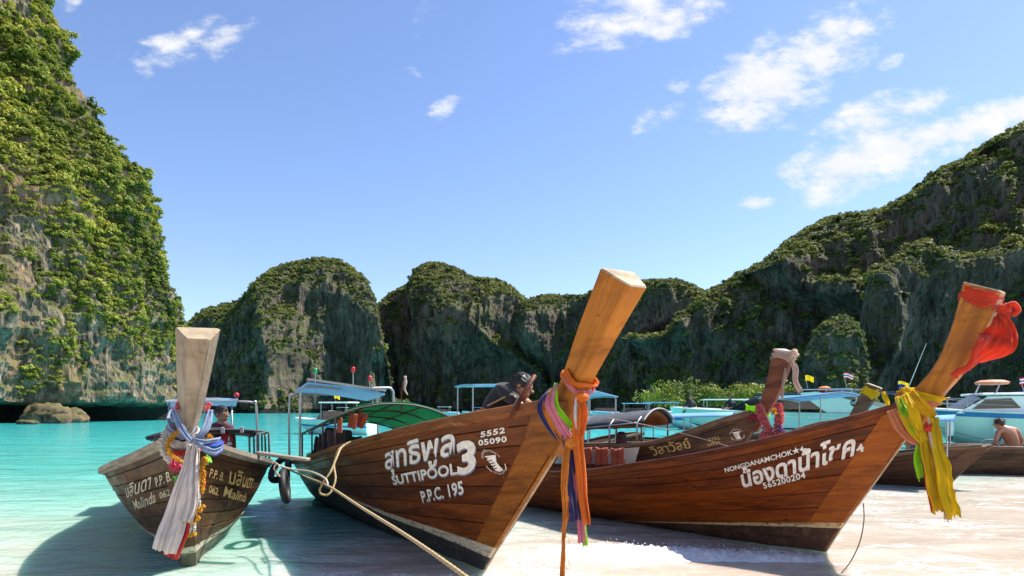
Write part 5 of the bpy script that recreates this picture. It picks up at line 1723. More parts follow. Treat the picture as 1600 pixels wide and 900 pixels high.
for k, (mat, w_, pts) in enumerate(((C_PALEB, .05, [(303, 690, 5.24), (318, 700, 5.20), (336, 706, 5.22), (347, 700, 5.28)]), (C_BLUE, .07, [(312, 690, 5.27), (328, 697, 5.23), (340, 697, 5.25), (348, 690, 5.32)]), (C_PALEB, .03, [(303, 687, 5.23), (320, 690, 5.20), (336, 688, 5.25), (345, 684, 5.34)]),
                                      (C_BLUE, .04, [(320, 705, 5.25), (335, 709, 5.24), (346, 703, 5.28), (349, 692, 5.34)]))):
    under(sl, ribbon('loop', pxpath(pts), [w_ * .6, w_, w_, w_ * .5], mat, across=(0, .1, 1), folds=1.5, depth=.010, seed=80 + k, m=10))
under(sl, ribbon('tail', pxpath([(300, 694, 5.24), (292, 740, 5.22), (280, 785, 5.22), (266, 830, 5.22), (254, 864, 5.22)]), [.07, .13, .17, .20, .19], C_WHITE, across=(1, .15, .12), folds=3, depth=.024, seed=25, m=20, ragged=.012))
under(sl, ribbon('tail', pxpath([(304, 700, 5.25), (301, 745, 5.23), (296, 790, 5.23), (290, 815, 5.23)]), [.06, .09, .11, .10], C_WHITE, across=(1, .15, .1), folds=2, depth=.02, seed=26, m=14, ragged=.012))
under(sl, ribbon('tail', pxpath([(292, 805, 5.27), (283, 830, 5.27), (272, 855, 5.27), (264, 871, 5.27)]), [.07, .12, .13, .13], C_RED, across=(1, .15, .15), folds=2, depth=.014, seed=27, m=14, ragged=.010))

gm = thing('flower_garland', 'yellow marigold garland draped from the left prow', 'garland', lw(lft, 1.05, 0, 1.3), 'flower garlands on the left prow')
under(gm, garland('flower_string', pxpath([(285, 668, 5.42), (268, 684, 5.40), (262, 700, 5.38), (272, 715, 5.36), (290, 725, 5.34), (304, 722, 5.32)]), F_MARI, .024, .013, seed=1))
under(gm, garland('flower_string', pxpath([(326, 680, 5.38), (336, 692, 5.36)]), F_MARI, .024, .013, seed=2))
under(gm, garland('flower_string', pxpath([(322, 716, 5.32), (312, 735, 5.30), (308, 765, 5.30), (304, 795, 5.30), (302, 812, 5.30)]), F_MARI, .03, .013, seed=3))
under(gm, garland('flower_string', pxpath([(318, 735, 5.32), (316, 765, 5.32), (313, 770, 5.32)]), F_MARI, .022, .013, seed=4))
under(gm, garland('flower_ring', pxpath([(290, 806, 5.30), (300, 816, 5.26), (312, 808, 5.28)]), F_MARI, .02, .011, seed=5))
under(gm, garland('flower_ring', pxpath([(305, 798, 5.28), (314, 794, 5.27), (320, 790, 5.28)]), F_MARI, .018, .011, seed=6))
for k, (x0, y0, x1, y1) in enumerate(((300, 812, 297, 834), (305, 812, 303, 832), (281, 822, 277, 842), (311, 772, 312, 795))):
    under(gm, garland('jasmine_string', pxpath([(x0, y0, 5.30), (x1, y1, 5.30)]), F_WHITE, .014, .016, petals=5, seed=10 + k))
    under(gm, garland('tassel', pxpath([(x1 - 4, y1 + 2, 5.30), (x1 + 4, y1 + 3, 5.30)]), F_MARI, .020, .012, seed=20 + k))
gw = thing('flower_garland', 'white, pink and green paper flower garland round the left prow', 'garland', lw(lft, .95, 0, 1.2), 'flower garlands on the left prow')
under(gw, garland('flower_string', pxpath([(262, 676, 5.46), (256, 694, 5.44), (262, 712, 5.42), (272, 722, 5.40)]), F_WHITE, .048, .022, seed=31, petals=11))
under(gw, garland('flower_string', pxpath([(270, 724, 5.36), (282, 732, 5.34), (290, 730, 5.34)]), F_PINK, .055, .024, seed=32, petals=11))
under(gw, garland('flower_string', pxpath([(277, 745, 5.36), (279, 754, 5.36)]), F_GREEN, .036, .024, seed=33, petals=9))
under(gw, garland('flower_string', pxpath([(275, 757, 5.36), (274, 768, 5.36)]), F_RED, .032, .02, seed=34, petals=9))
under(gw, garland('flower_string', pxpath([(320, 722, 5.36), (328, 716, 5.36)]), F_GREEN, .040, .022, seed=35, petals=9))
under(gw, garland('flower_string', pxpath([(315, 728, 5.34), (316, 745, 5.33), (316, 758, 5.33)]), F_RED, .035, .02, seed=36, petals=9))
under(gw, garland('flower_string', pxpath([(281, 628, 5.50), (272, 645, 5.46)]), F_CORAL, .028, .02, seed=37, petals=9))
under(gw, garland('flower_string', pxpath([(322, 640, 5.46), (328, 628, 5.50)]), F_CORAL, .028, .02, seed=38, petals=9))

# ------------------------------------------------------------------ ropes and pole
o = rope('mooring_rope', pxpath([(447, 732, 9.2), (480, 746, 7.8), (512, 759, 6.6), (560, 790, 5.1), (640, 840, 3.85), (730, 903, 2.95), (800, 960, 2.4)]), .011, M_ROPE, n=40)
tag(o, 'thick tan mooring rope running from the left boat to the beach', 'rope', 'ropes')
o = rope('mooring_rope', pxpath([(430, 725, 7.15), (455, 733, 7.2), (485, 737, 7.0), (508, 748, 6.5), (512, 760, 6.4)]), .010, M_ROPE_P, n=14)
tag(o, 'pale rope from the bow plank of the left boat to the slack loop', 'rope', 'ropes')
o = rope('rope_loop', pxpath([(548, 690, 7.2), (530, 702, 7.1), (522, 725, 7.0), (524, 750, 6.85), (514, 772, 6.75), (500, 770, 6.75), (504, 755, 6.75), (516, 738, 6.8), (526, 715, 6.95), (533, 700, 7.1), (545, 692, 7.2)]), .011, M_ROPE, n=12)
tag(o, 'slack tan rope looped over the side of the middle boat', 'rope', 'ropes')
o = rope('rope_coil', pxpath([(428, 722, 7.1), (436, 728, 7.05), (430, 738, 7.05), (437, 744, 7.05), (428, 732, 7.05), (434, 724, 7.08)]), .008, M_ROPE_P, n=8)
tag(o, 'short frayed rope lashed round the bow plank of the left boat', 'rope', 'ropes')
o = rope('rope', pxpath([(1349, 787, 6.75), (1350, 812, 6.6), (1344, 845, 6.5), (1330, 876, 6.4), (1314, 896, 6.3)]), .006, M_ROPE_D, n=10, strands=False)
tag(o, 'thin dark rope dangling from the stem of the right boat', 'rope', 'ropes')
o = rope('rope', pxpath([(690, 661, 6.4), (735, 648, 6.2), (770, 630, 6.0), (798, 617, 5.85), (806, 622, 5.8)]), .010, M_ROPE, n=10)
tag(o, 'tan rope pulled taut by the bending man on the middle boat', 'rope', 'ropes')
mb = MB(); mb.tube([P(836, 586, 5.25), P(812, 626, 5.22), P(790, 668, 5.2)], [.020, .019, .016], 8)
o = mb.build('boat_pole', M_RGTRAIL, None, True); tag(o, 'brown wooden pole leaning over the rail of the middle boat', 'pole')

# ------------------------------------------------------------------ people on the near boats
M_SHIRT = cloth('shirt_black', (.018, .018, .022), .3, .02)
M_SHORT = cloth('shorts_orange', (.55, .12, .03), .3, .05)
M_MAROON = cloth('shirt_maroon', (.09, .015, .03), .3, .03)
M_TROUS = cloth('trousers_dark', (.02, .022, .03), .3, .02)


def hand(parent, wrist, direction, palm_n, s, mat):
    """palm, four bent fingers and a thumb"""
    d = Vector(direction).normalized(); n = Vector(palm_n); n = (n - d * n.dot(d)).normalized(); sd = d.cross(n)
    mb = MB(); w = Vector(wrist)
    R = Matrix((sd, d, n)).transposed()
    mb.box(w + d * .045 * s, (.08 * s, .095 * s, .03 * s), R, bev=.012 * s)
    for k, ln in enumerate((.065, .075, .07, .055)):
        b = w + d * .088 * s + sd * (.03 - .02 * k) * s
        mb.tube([b, b + d * ln * .5 * s - n * .006 * s, b + d * ln * .8 * s - n * .03 * s, b + d * ln * .85 * s - n * .05 * s], [.0095 * s, .009 * s, .008 * s, .006 * s], 6)
    b = w + d * .03 * s + sd * .04 * s
    mb.tube([b, b + sd * .025 * s + d * .02 * s, b + sd * .03 * s + d * .05 * s - n * .015 * s], [.011 * s, .010 * s, .007 * s], 6)
    return mb.build('hand', mat, parent, True)


pm = thing('person', 'man in black shirt and orange shorts bending over the middle boat', 'person', (-.15, 6.15, .45))
J = {'hip': (P(762, 646, 6.2), .15, .13), 'belly': (P(772, 632, 6.15), .135, .12), 'chest': (P(788, 616, 6.1), .14, .13), 'upper': (P(800, 610, 6.06), .12, .10), 'neck': (P(806, 608, 6.03), .06), 'skull': (P(813, 606, 6.0), .065),
     'sh_n': (P(797, 616, 5.93), .075), 'el_n': (P(812, 636, 5.80), .050), 'wr_n': (P(829, 641, 5.78), .032), 'sh_f': (P(803, 612, 6.22), .075), 'el_f': (P(822, 630, 6.2), .050), 'wr_f': (P(836, 637, 6.05), .032),
     'hp_n': (P(762, 664, 6.08), .10), 'kn_n': (P(778, 705, 6.05), .07), 'an_n': (P(766, 742, 6.1), .045), 'hp_f': (P(768, 664, 6.32), .10), 'kn_f': (P(782, 705, 6.32), .07), 'an_f': (P(772, 742, 6.35), .045)}
E = [('hip', 'belly'), ('belly', 'chest'), ('chest', 'upper'), ('upper', 'neck'), ('neck', 'skull'), ('upper', 'sh_n'), ('sh_n', 'el_n'), ('el_n', 'wr_n'), ('upper', 'sh_f'), ('sh_f', 'el_f'), ('el_f', 'wr_f'),
     ('hip', 'hp_n'), ('hp_n', 'kn_n'), ('kn_n', 'an_n'), ('hip', 'hp_f'), ('hp_f', 'kn_f'), ('kn_f', 'an_f')]


def reg_mid(a, b, t, c):
    if a == 'neck' or (a == 'upper' and b == 'neck' and t > .6): return 0
    if b in ('wr_n', 'wr_f') or (b in ('el_n', 'el_f') and t > .75): return 0
    if a == 'hip' and b == 'belly' and t < .35: return 2
    if b in ('hp_n', 'hp_f') or (b in ('kn_n', 'kn_f') and t < .8): return 2
    if b in ('kn_n', 'kn_f', 'an_n', 'an_f'): return 0
    return 1


under(pm, skin_body('body', J, E, [M_SKIN, M_SHIRT, M_SHORT], reg_mid))
hd = empty('tmp'); COL.objects.unlink(hd); bpy.data.objects.remove(hd)
def add_head(root, *a, **k):
    n0 = set(bpy.data.objects)
    head(None, None, *a, **k)
    for o in set(bpy.data.objects) - n0:
        under(root, o)
add_head(pm, P(815, 604, 5.98), (.85, -.25, -.35), (.3, .1, .95), .235, M_SKIN, M_HAIR, seed=3)
mb = MB(); mb.grid([[P(771 + 3 * v, 610 + 16 * v - 3, 5.99 - .02 * v) for v in (0, .5, 1)], [P(790 + 3 * v, 603 + 5 * v, 5.99 - .03 * v) for v in (0, .5, 1)]], thick=.003)
under(pm, hand(None, P(829, 641, 5.78), (.9, -.1, .1), (0, -.6, .8), 1, M_SKIN)); under(pm, hand(None, P(836, 637, 6.05), (.9, -.1, .1), (0, -.6, .8), 1, M_SKIN))

pl = thing('person', 'man in maroon shirt standing under the blue roof of the left boat', 'person', P(342, 780, 9.9))
YL = 9.9
J = {'hip': (P(344, 716, YL), .15, .12), 'belly': (P(344, 697, YL), .145, .11), 'chest': (P(344, 678, YL), .165, .115), 'upper': (P(345, 666, YL), .12, .09), 'neck': (P(346, 659, YL), .058), 'skull': (P(346, 652, YL), .06),
     'sh_l': (P(328, 669, YL), .07), 'el_l': (P(324, 692, YL - .05), .048), 'wr_l': (P(335, 708, YL - .2), .032), 'sh_r': (P(360, 669, YL), .07), 'el_r': (P(364, 690, YL - .05), .048), 'wr_r': (P(366, 710, YL - .2), .032),
     'hp_l': (P(336, 728, YL), .10), 'kn_l': (P(335, 752, YL), .07), 'an_l': (P(335, 778, YL), .05), 'hp_r': (P(352, 728, YL), .10), 'kn_r': (P(353, 752, YL), .07), 'an_r': (P(353, 778, YL), .05)}
E2 = [(a.replace('_n', '_l').replace('_f', '_r'), b.replace('_n', '_l').replace('_f', '_r')) for a, b in E]


def reg_std(a, b, t, c):
    if a == 'neck' or (a == 'upper' and b == 'neck' and t > .6): return 0
    if b in ('wr_l', 'wr_r') or (b in ('el_l', 'el_r') and t > .6): return 0
    if b[:2] in ('hp', 'kn', 'an') or (a == 'hip' and t < .3): return 2
    return 1


under(pl, skin_body('body', J, E2, [M_SKIN, M_MAROON, M_TROUS], reg_std))
add_head(pl, P(347, 647, YL), (.9, -.35, -.15), (.1, 0, 1), .24, M_SKIN, M_HAIR, seed=5)
under(pl, hand(None, P(366, 711, YL - .2), (0, -.3, -1), (1, 0, 0), 1, M_SKIN)); under(pl, hand(None, P(335, 709, YL - .2), (.3, -.3, -1), (1, 0, 0), 1, M_SKIN))
o = ribbon('draped_cloth', pxpath([(354, 676, 9.45), (352, 692, 9.42), (351, 706, 9.42)]), [.10, .17, .20], F_PINK, across=(1, 0, 0), folds=2, depth=.015); tag(o, 'magenta cloth hanging under the dark canopy of the left boat', 'cloth')

# ------------------------------------------------------------------ longtails lying behind
M_DRK = hull_wood('dark_hull', (.135, .06, .03), (.085, .036, .018), (.035, .015, .009), .38, wear=.2, grey=(.18, .09, .05))
M_DRKPROW = hull_wood('red_prow', (.30, .11, .05), (.20, .065, .03), (.10, .035, .018), .5, wear=.6, grey=(.36, .22, .15))
M_DRKRAIL = hull_wood('dark_rail', (.22, .14, .08), (.14, .085, .05), (.07, .04, .025), .5, wear=.5, grey=(.32, .22, .14))
H_DRK = Hull(stem=[(0, -.05), (.5, .72), (.85, 1.25), (1.02, 1.62)], sheer=[(1.02, 1.62), (.5, 1.45), (0, 1.25), (-.7, 1.04), (-1.5, .97), (-4.5, .8)],
             beam=[(1.02, .055), (.5, .30), (0, .5), (-.7, .68), (-1.5, .75), (-4.5, .6)], L=4.5, fine=.85, full=.5)
drk = boat_root('longtail_boat', 'dark brown longtail boat with coral garland on its prow, behind the right boat', (3.12, 10.62), (.78, -.626))
build_hull(drk, H_DRK, (M_DRK, M_DRK, M_DRKRAIL, M_INNER, M_DRK), nseg=16)
prow(drk, 'prow_post', [(.45, 1.25, .95, 1.25, .06, .06), (.86, 1.50, 1.06, 1.48, .07, .06), (1.0, 1.75, 1.20, 1.70, .08, .065), (1.12, 2.15, 1.36, 2.08, .10, .075), (1.20, 2.52, 1.48, 2.45, .12, .085)], M_DRKPROW, M_PALEWOOD, .012)
# white washboard amidships
W_ = np.linspace((4.5 - 4.3) / 5.2, (4.5 - .78) / 5.45, 14)
rows = [H_DRK.side(W_, np.full(14, q), -1, o_) for q, o_ in ((.42, .004), (.43, .014), (.7, .014), (1.0, .014), (1.0, -.02))]
v, f = grid_from_rows(rows); mesh_obj('washboard', v, f, M_WHITEPAINT, drk)
canopy_sheet(drk, 'canopy', -.75, -2.0, .58, 1.42, 1.31, .20, M_TARP_DARK, drop=.06, thick=.02)
canopy_sheet(drk, 'canopy_lining', -.80, -1.95, .54, 1.385, 1.275, .185, plain('lining_orange', (.40, .14, .04), .7, dirt=(.1, .04, .02)), thick=.006, drop=.05)
canopy_frame(drk, -.85, -1.9, .59, 1.41, 1.30, .20, lambda x: float(H_DRK.sheer(x)) - .05, ribs=3, r=.017, mat=M_STEEL)
mb = MB(); mb.tube(catmull([(-.73, s * .58, 1.42 + .20 * (1 - abs(s) ** 2.2)) for s in np.linspace(-1, 1, 13)], 3), .016, 7); mb.build('canopy_hem', M_TARP_GREY, drk, True)
mb = MB(); mb.box((-2.9, .1, .95), (.5, .42, .34), bev=.04); mb.box((-2.5, -.1, 1.0), (.2, .7, .2), bev=.03); mb.lathe([(.09, 0), (.11, .1), (.09, .36), (.05, .4)], 10, (-1.5, .05, .80)); mb.build('engine', plain('engine_maroon', (.10, .015, .02), .5, dirt=(.03, .03, .03)), drk)
words(drk, H_DRK, -1, 'วิลาวัลย์', -.58, .84, .62, .17, math.radians(14), M_GOLD, bold=.014)
words(drk, H_DRK, -1, '5752', .27, 1.09, .16, .05, math.radians(16), M_GOLD, bold=.015)
words(drk, H_DRK, -1, '04920', .24, 1.01, .19, .05, math.radians(16), M_GOLD, bold=.015)
emblem(drk, H_DRK, -1, .66, 1.20, .105, math.radians(12), M_LETTER, 'ชมรมเรือหางยาว', 'พ.พ. ภูเก็ต')
for k, (x_, lb) in enumerate(((-1.05, 'orange life vest hung over the white side of the dark boat, nearest its bow'), (-1.36, 'orange life vest hung in the middle of the row on the white side'), (-1.68, 'orange life vest with black straps hung farthest from the bow on the white side'))):
    vv0 = vest(lw(drk, x_, -.86, .80), math.radians(-38), .56, 0.06 * (k - 1), M_VEST, lb, 60 + k, 'life vests on the dark boat')
o = rope('rope', [lw(drk, -1.35, -.72, 1.46), lw(drk, -.3, -.62, 1.28), lw(drk, .62, -.30, 1.02)], .007, M_ROPE_P, n=6, strands=False); tag(o, 'pale guy rope slanting from the dark canopy to the bow', 'rope', 'ropes')
# cloth and garland on its prow
sd_ = thing('prow_cloth', 'tattered white cloth tied over the head of the dark prow', 'sash', lw(drk, 1.34, 0, 2.45), 'cloths tied on the prows')
ax = axis_of(drk, (1.25, 0, 2.1), (1.34, 0, 2.48)); uu = axis_of(drk, (1.20, 0, 2.52), (1.48, 0, 2.45)); vv_ = axis_of(drk, (0, 0, 0), (0, 1, 0))
under(sd_, wrap('band', lw(drk, 1.33, 0, 2.42), uu, vv_, .155, .125, .13, ax, C_CREAM, seed=70, folds=3, depth=.012, n=5, k=36))
mb = MB(); pts = loop_path(lw(drk, 1.345, 0, 2.50), uu, vv_, .15, .12, 5, 20); mb.add([lw(drk, 1.35, 0, 2.53)] + pts, [(0, 1 + i, 1 + (i + 1) % 20) for i in range(20)]); under(sd_, mb.build('top_cloth', C_WHITE, None))
under(sd_, ribbon('tail', pxpath([(1238, 560, 9.55), (1243, 575, 9.5), (1244, 595, 9.48), (1250, 612, 9.48)]), [.06, .12, .12, .10], C_CREAM, across=(1, .2, 0), folds=2, depth=.02, seed=71, ragged=.03))
under(sd_, ribbon('tail', pxpath([(1228, 575, 9.62), (1225, 600, 9.62), (1223, 622, 9.62)]), [.03, .05, .04], C_CREAM, across=(1, .2, 0), folds=2, depth=.012, seed=72, ragged=.04))
under(sd_, knot_lump(P(1240, 553, 9.5), 0.070, C_CREAM, 1240))
gd = thing('flower_garland', 'coral pink flower garland with green and maroon sash on the dark prow', 'garland', lw(drk, 1.05, 0, 1.6), 'flower garlands on prows')
under(gd, wrap('band', lw(drk, .93, 0, 1.58), (ax.cross(vv_)), vv_, .16, .12, .13, ax - uu * .6, C_LIME, seed=73, folds=1, depth=.008, n=2.6))
under(gd, wrap('band', lw(drk, .90, 0, 1.49), (ax.cross(vv_)), vv_, .17, .13, .12, ax - uu * .6, C_MAROON, seed=74, folds=1, depth=.008, n=2.6))
for k, pts in enumerate(([(1186, 634, 9.72), (1190, 648, 9.6), (1196, 662, 9.55), (1202, 676, 9.55), (1204, 684, 9.55)], [(1215, 632, 9.62), (1218, 648, 9.55), (1216, 664, 9.5), (1213, 680, 9.5)], [(1190, 680, 9.6), (1203, 686, 9.5), (1216, 684, 9.5), (1224, 674, 9.55)])):
    under(gd, garland('flower_string', pxpath(pts), F_CORAL, .075, .030, petals=13, seed=80 + k))
under(gd, garland('flower_string', pxpath([(1217, 668, 9.46), (1222, 676, 9.46)]), C_BLUE, .04, .03, petals=9, seed=84))
under(gd, garland('flower_string', pxpath([(1208, 640, 9.5), (1212, 648, 9.5)]), F_MARI, .05, .03, petals=9, seed=85))


def back_longtail(label, foot, d, stem_h, sheer_mid, L, hb, wood, mats=None, prow_secs=None, nseg=12, seams=(0, .25, .5, .72, .9, 1.0), rake=.8):
    Hh = Hull(stem=[(0, -.06), (rake * .5, stem_h * .5), (rake * .85, stem_h * .86), (rake, stem_h)], sheer=[(rake, stem_h), (rake * .3, stem_h * .86 + .14 * sheer_mid), (-1.2, sheer_mid + .08), (-L * .6, sheer_mid), (-L, sheer_mid + .03)],
              beam=[(rake, .055), (rake * .3, hb * .45), (-1.2, hb * .92), (-L * .5, hb), (-L, hb * .6)], L=L, fine=.8, full=.5)
    r = boat_root('longtail_boat', label, foot, d)
    build_hull(r, Hh, (wood, wood, mats or M_DRKRAIL, M_INNER, wood), seams=seams, nseg=nseg)
    if prow_secs: prow(r, 'prow_post', prow_secs, M_DRKRAIL, M_PALEWOOD, .012)
    return r, Hh


def flat_roof(root, x0, x1, hw, z0, z1, mat, base, bow=.05, thick=.02, posts=2, edge=True):
    rows = [[(x0 + (x1 - x0) * u, hw * s, z0 + (z1 - z0) * u + bow * (1 - s * s)) for s in np.linspace(-1, 1, 7)] for u in np.linspace(0, 1, 6)]
    mb = MB(); mb.grid(rows, thick=thick); mb.build('roof', mat, root, True)
    for u in np.linspace(.06, .94, posts):
        for s in (-1, 1):
            x = x0 + (x1 - x0) * u; zt = z0 + (z1 - z0) * u - .01
            mb = MB(); mb.tube([(x, s * hw * .94, base), (x, s * hw * .94, zt)], .018, 6); mb.build('roof_post', M_STEEL, root)
    for u in np.linspace(.06, .94, posts):
        x = x0 + (x1 - x0) * u; zt = z0 + (z1 - z0) * u
        mb = MB(); mb.tube([(x, hw * .94 * s, zt + bow * (1 - s * s) - .035) for s in np.linspace(-1, 1, 7)], .016, 6); mb.build('roof_bow', M_STEEL, root)


# the prow with a yellow sash, behind the right boat
yel, H_YEL = back_longtail('brown longtail boat behind the right boat, yellow sash on its prow', (7.0, 14.7), (.70, -.714), 1.40, .75, 5, .75, M_DRK, prow_secs=[(.3, 1.05, .8, 1.05, .06, .06), (.62, 1.32, .88, 1.32, .08, .07), (.84, 1.72, 1.08, 1.62, .10, .08), (1.06, 2.17, 1.34, 2.05, .12, .09)])
ys = thing('prow_cloth', 'golden yellow sash tied round the far prow behind the right boat', 'sash', lw(yel, 1.1, 0, 1.95), 'cloths tied on the prows')
ax = axis_of(yel, (.84, 0, 1.72), (1.06, 0, 2.17)); uu = axis_of(yel, (1.06, 0, 2.17), (1.34, 0, 2.05)); vv_ = axis_of(yel, (0, 0, 0), (0, 1, 0))
under(ys, wrap('band', lw(yel, 1.125, 0, 1.98), uu, vv_, .155, .13, .20, ax, C_YELLOW, seed=90, folds=3, depth=.012, n=5, k=36))
under(ys, ribbon('tail', pxpath([(1380, 612, 13.5), (1384, 622, 13.45), (1388, 634, 13.45)]), [.06, .13, .10], C_YELLOW, across=(1, .2, 0), folds=2, depth=.02, seed=91))

# blue-roofed longtails farther out
ra, _h = back_longtail('longtail boat under a bright blue flat awning, left of the yellow sash', (9.3, 17.6), (.55, -.835), 1.2, .65, 6, .75, M_DRK)
flat_roof(ra, -.2, -2.2, .95, 2.02, 1.86, M_TARP_BLUE, .6, .08)
rb, _h = back_longtail('longtail boat with a low blue awning just behind the right rail', (8.9, 13.2), (.8, -.6), .9, .55, 4.5, .7, M_DRK)
flat_roof(rb, .2, -1.7, .60, 1.40, 1.30, M_TARP_BLUE, .5, .10)
rc, _h = back_longtail('longtail boat with pale blue awning on thin posts, behind the dark canopy', (6.6, 17.5), (.92, -.39), 1.0, .6, 5.5, .7, M_DRK)
flat_roof(rc, -.5, -3.0, .75, 1.44, 1.36, M_TARP_BLUE, .55, .10, posts=3)
rd, _h = back_longtail('longtail boat with a wide pale blue roof, behind the bending man', (2.7, 16.6), (.95, .31), 1.0, .6, 5.5, .75, M_DRK)
flat_roof(rd, -.35, -1.2, .80, 1.92, 2.12, M_TARP_PALE, .5, .03, posts=2)
flat_roof(rd, -2.9, -4.1, .80, 2.20, 2.18, M_TARP_PALE, .5, .02, posts=2)

# the longtail at the right edge with the shirtless man
M_RLT = hull_wood('weathered_right', (.20, .115, .065), (.125, .068, .038), (.06, .032, .02), .5, wear=.45, grey=(.28, .20, .13))
re_, H_RE = back_longtail('weathered brown longtail boat lying side on at the right edge', (17.2, 15.4), (.993, -.12), 1.3, .68, 6.6, .8, M_RLT, seams=(0, .2, .4, .6, .8, 1.0), nseg=20)
words(re_, H_RE, -1, 'P.P.', -3.86, .30, .36, .16, 0.0, M_LETTER, bold=.012)
for k, x_ in enumerate((-5.2, -4.6, -3.9)):
    mb = MB(); mb.box((x_, 0, .50), (.22, 1.2, .03), bev=.006); mb.build('thwart', M_INNER, re_)
for k, x_ in enumerate((-5.0, -4.45)):
    mb = MB(); mb.tube(catmull([(x_ - .2, .45, .62), (x_ - .18, .45, .80), (x_ + .18, .45, .80), (x_ + .2, .45, .62)], 5), .018, 6); mb.build('hand_rail', M_STEEL, re_)

pr = thing('person', 'shirtless man with brown hair sitting in the right edge longtail, back turned', 'person', P(1585, 706, 16.1))
YR = 16.1
J = {'hip': (P(1584, 704, YR), .17, .14), 'belly': (P(1583, 694, YR - .02), .155, .12), 'chest': (P(1578, 680, YR), .185, .13), 'upper': (P(1571, 671, YR), .14, .10), 'neck': (P(1564, 667, YR), .062), 'skull': (P(1560, 663, YR + .02), .06),
     'sh_l': (P(1560, 674, YR - .02), .075), 'el_l': (P(1556, 690, YR - .05), .05), 'wr_l': (P(1545, 698, YR + .1), .034), 'sh_r': (P(1588, 672, YR), .075), 'el_r': (P(1597, 688, YR), .05), 'wr_r': (P(1590, 700, YR + .15), .034),
     'hp_l': (P(1572, 708, YR + .1), .11), 'kn_l': (P(1548, 704, YR + .35), .075), 'an_l': (P(1540, 720, YR + .45), .05), 'hp_r': (P(1592, 708, YR + .1), .11), 'kn_r': (P(1585, 704, YR + .5), .075), 'an_r': (P(1582, 720, YR + .6), .05)}


def reg_bare(a, b, t, c):
    return 1 if (b[:2] in ('hp',) or (b[:2] == 'kn' and t < .7) or (a == 'hip' and b == 'belly' and t < .25)) else 0


under(pr, skin_body('body', J, E2, [M_SKIN_R, M_TROUS], reg_bare))
add_head(pr, P(1561, 662, YR), (-.6, .75, -.15), (-.1, 0, 1), .25, M_SKIN_R, M_HAIR_B, seed=8)
under(pr, hand(None, P(1545, 698, YR + .1), (-1, .2, -.2), (0, 0, 1), 1, M_SKIN_R)); under(pr, hand(None, P(1590, 700, YR + .15), (-.3, .9, -.2), (0, 0, 1), 1, M_SKIN_R))
ps_ = thing('person', 'seated person in purple shirt half hidden behind the yellow sashes', 'person', P(1430, 712, 16.4))
YS = 16.4
J2 = {}
for k_, (co, *rad) in J.items():
    px_ = CX + co.x / co.y * F; py_ = HY - (co.z - EYE) / co.y * F
    J2[k_] = (P(1430 - (px_ - 1580) * .9, py_ + 4, YS + (co.y - YR)), *rad)
under(ps_, skin_body('body', J2, E2, [M_SKIN, cloth('shirt_purple', (.10, .06, .16), .3, .03)], lambda a, b, t, c: 0 if (a == 'neck' or b[:2] in ('wr', 'an')) else 1))
add_head(ps_, P(1449, 667, YS), (.6, -.6, -.15), (0, 0, 1), .24, M_SKIN, M_HAIR, seed=9)

# ------------------------------------------------------------------ speedboats
M_MINT = plain('mint_gelcoat', (.64, .77, .70), .25, var=.06, scale=1.5, dirt=(.50, .64, .56), dirtamt=.25, coat=.3)
M_GELW = plain('white_gelcoat', (.80, .81, .80), .25, var=.06, scale=1.5, dirt=(.55, .55, .52), dirtamt=.25, coat=.3)
M_PALEBL = plain('pale_blue_gelcoat', (.45, .66, .74), .3, var=.06, coat=.3)
M_GLASS = plain('dark_glass', (.012, .014, .018), .06, var=.1, coat=.5)
M_NAVY = plain('navy_canvas', (.015, .025, .11), .7)
M_BLUE = plain('blue_stripe', (.03, .16, .42), .4)
M_FLAGY = cloth('flag_yellow', (.85, .60, .01), .1, .4)
M_FLAGR = cloth('flag_red', (.60, .02, .03), .1, .3)
M_FLAGB = cloth('flag_blue', (.02, .03, .25), .1, .2)
M_FLAGW = cloth('flag_white', (.8, .8, .8), .1, .3)


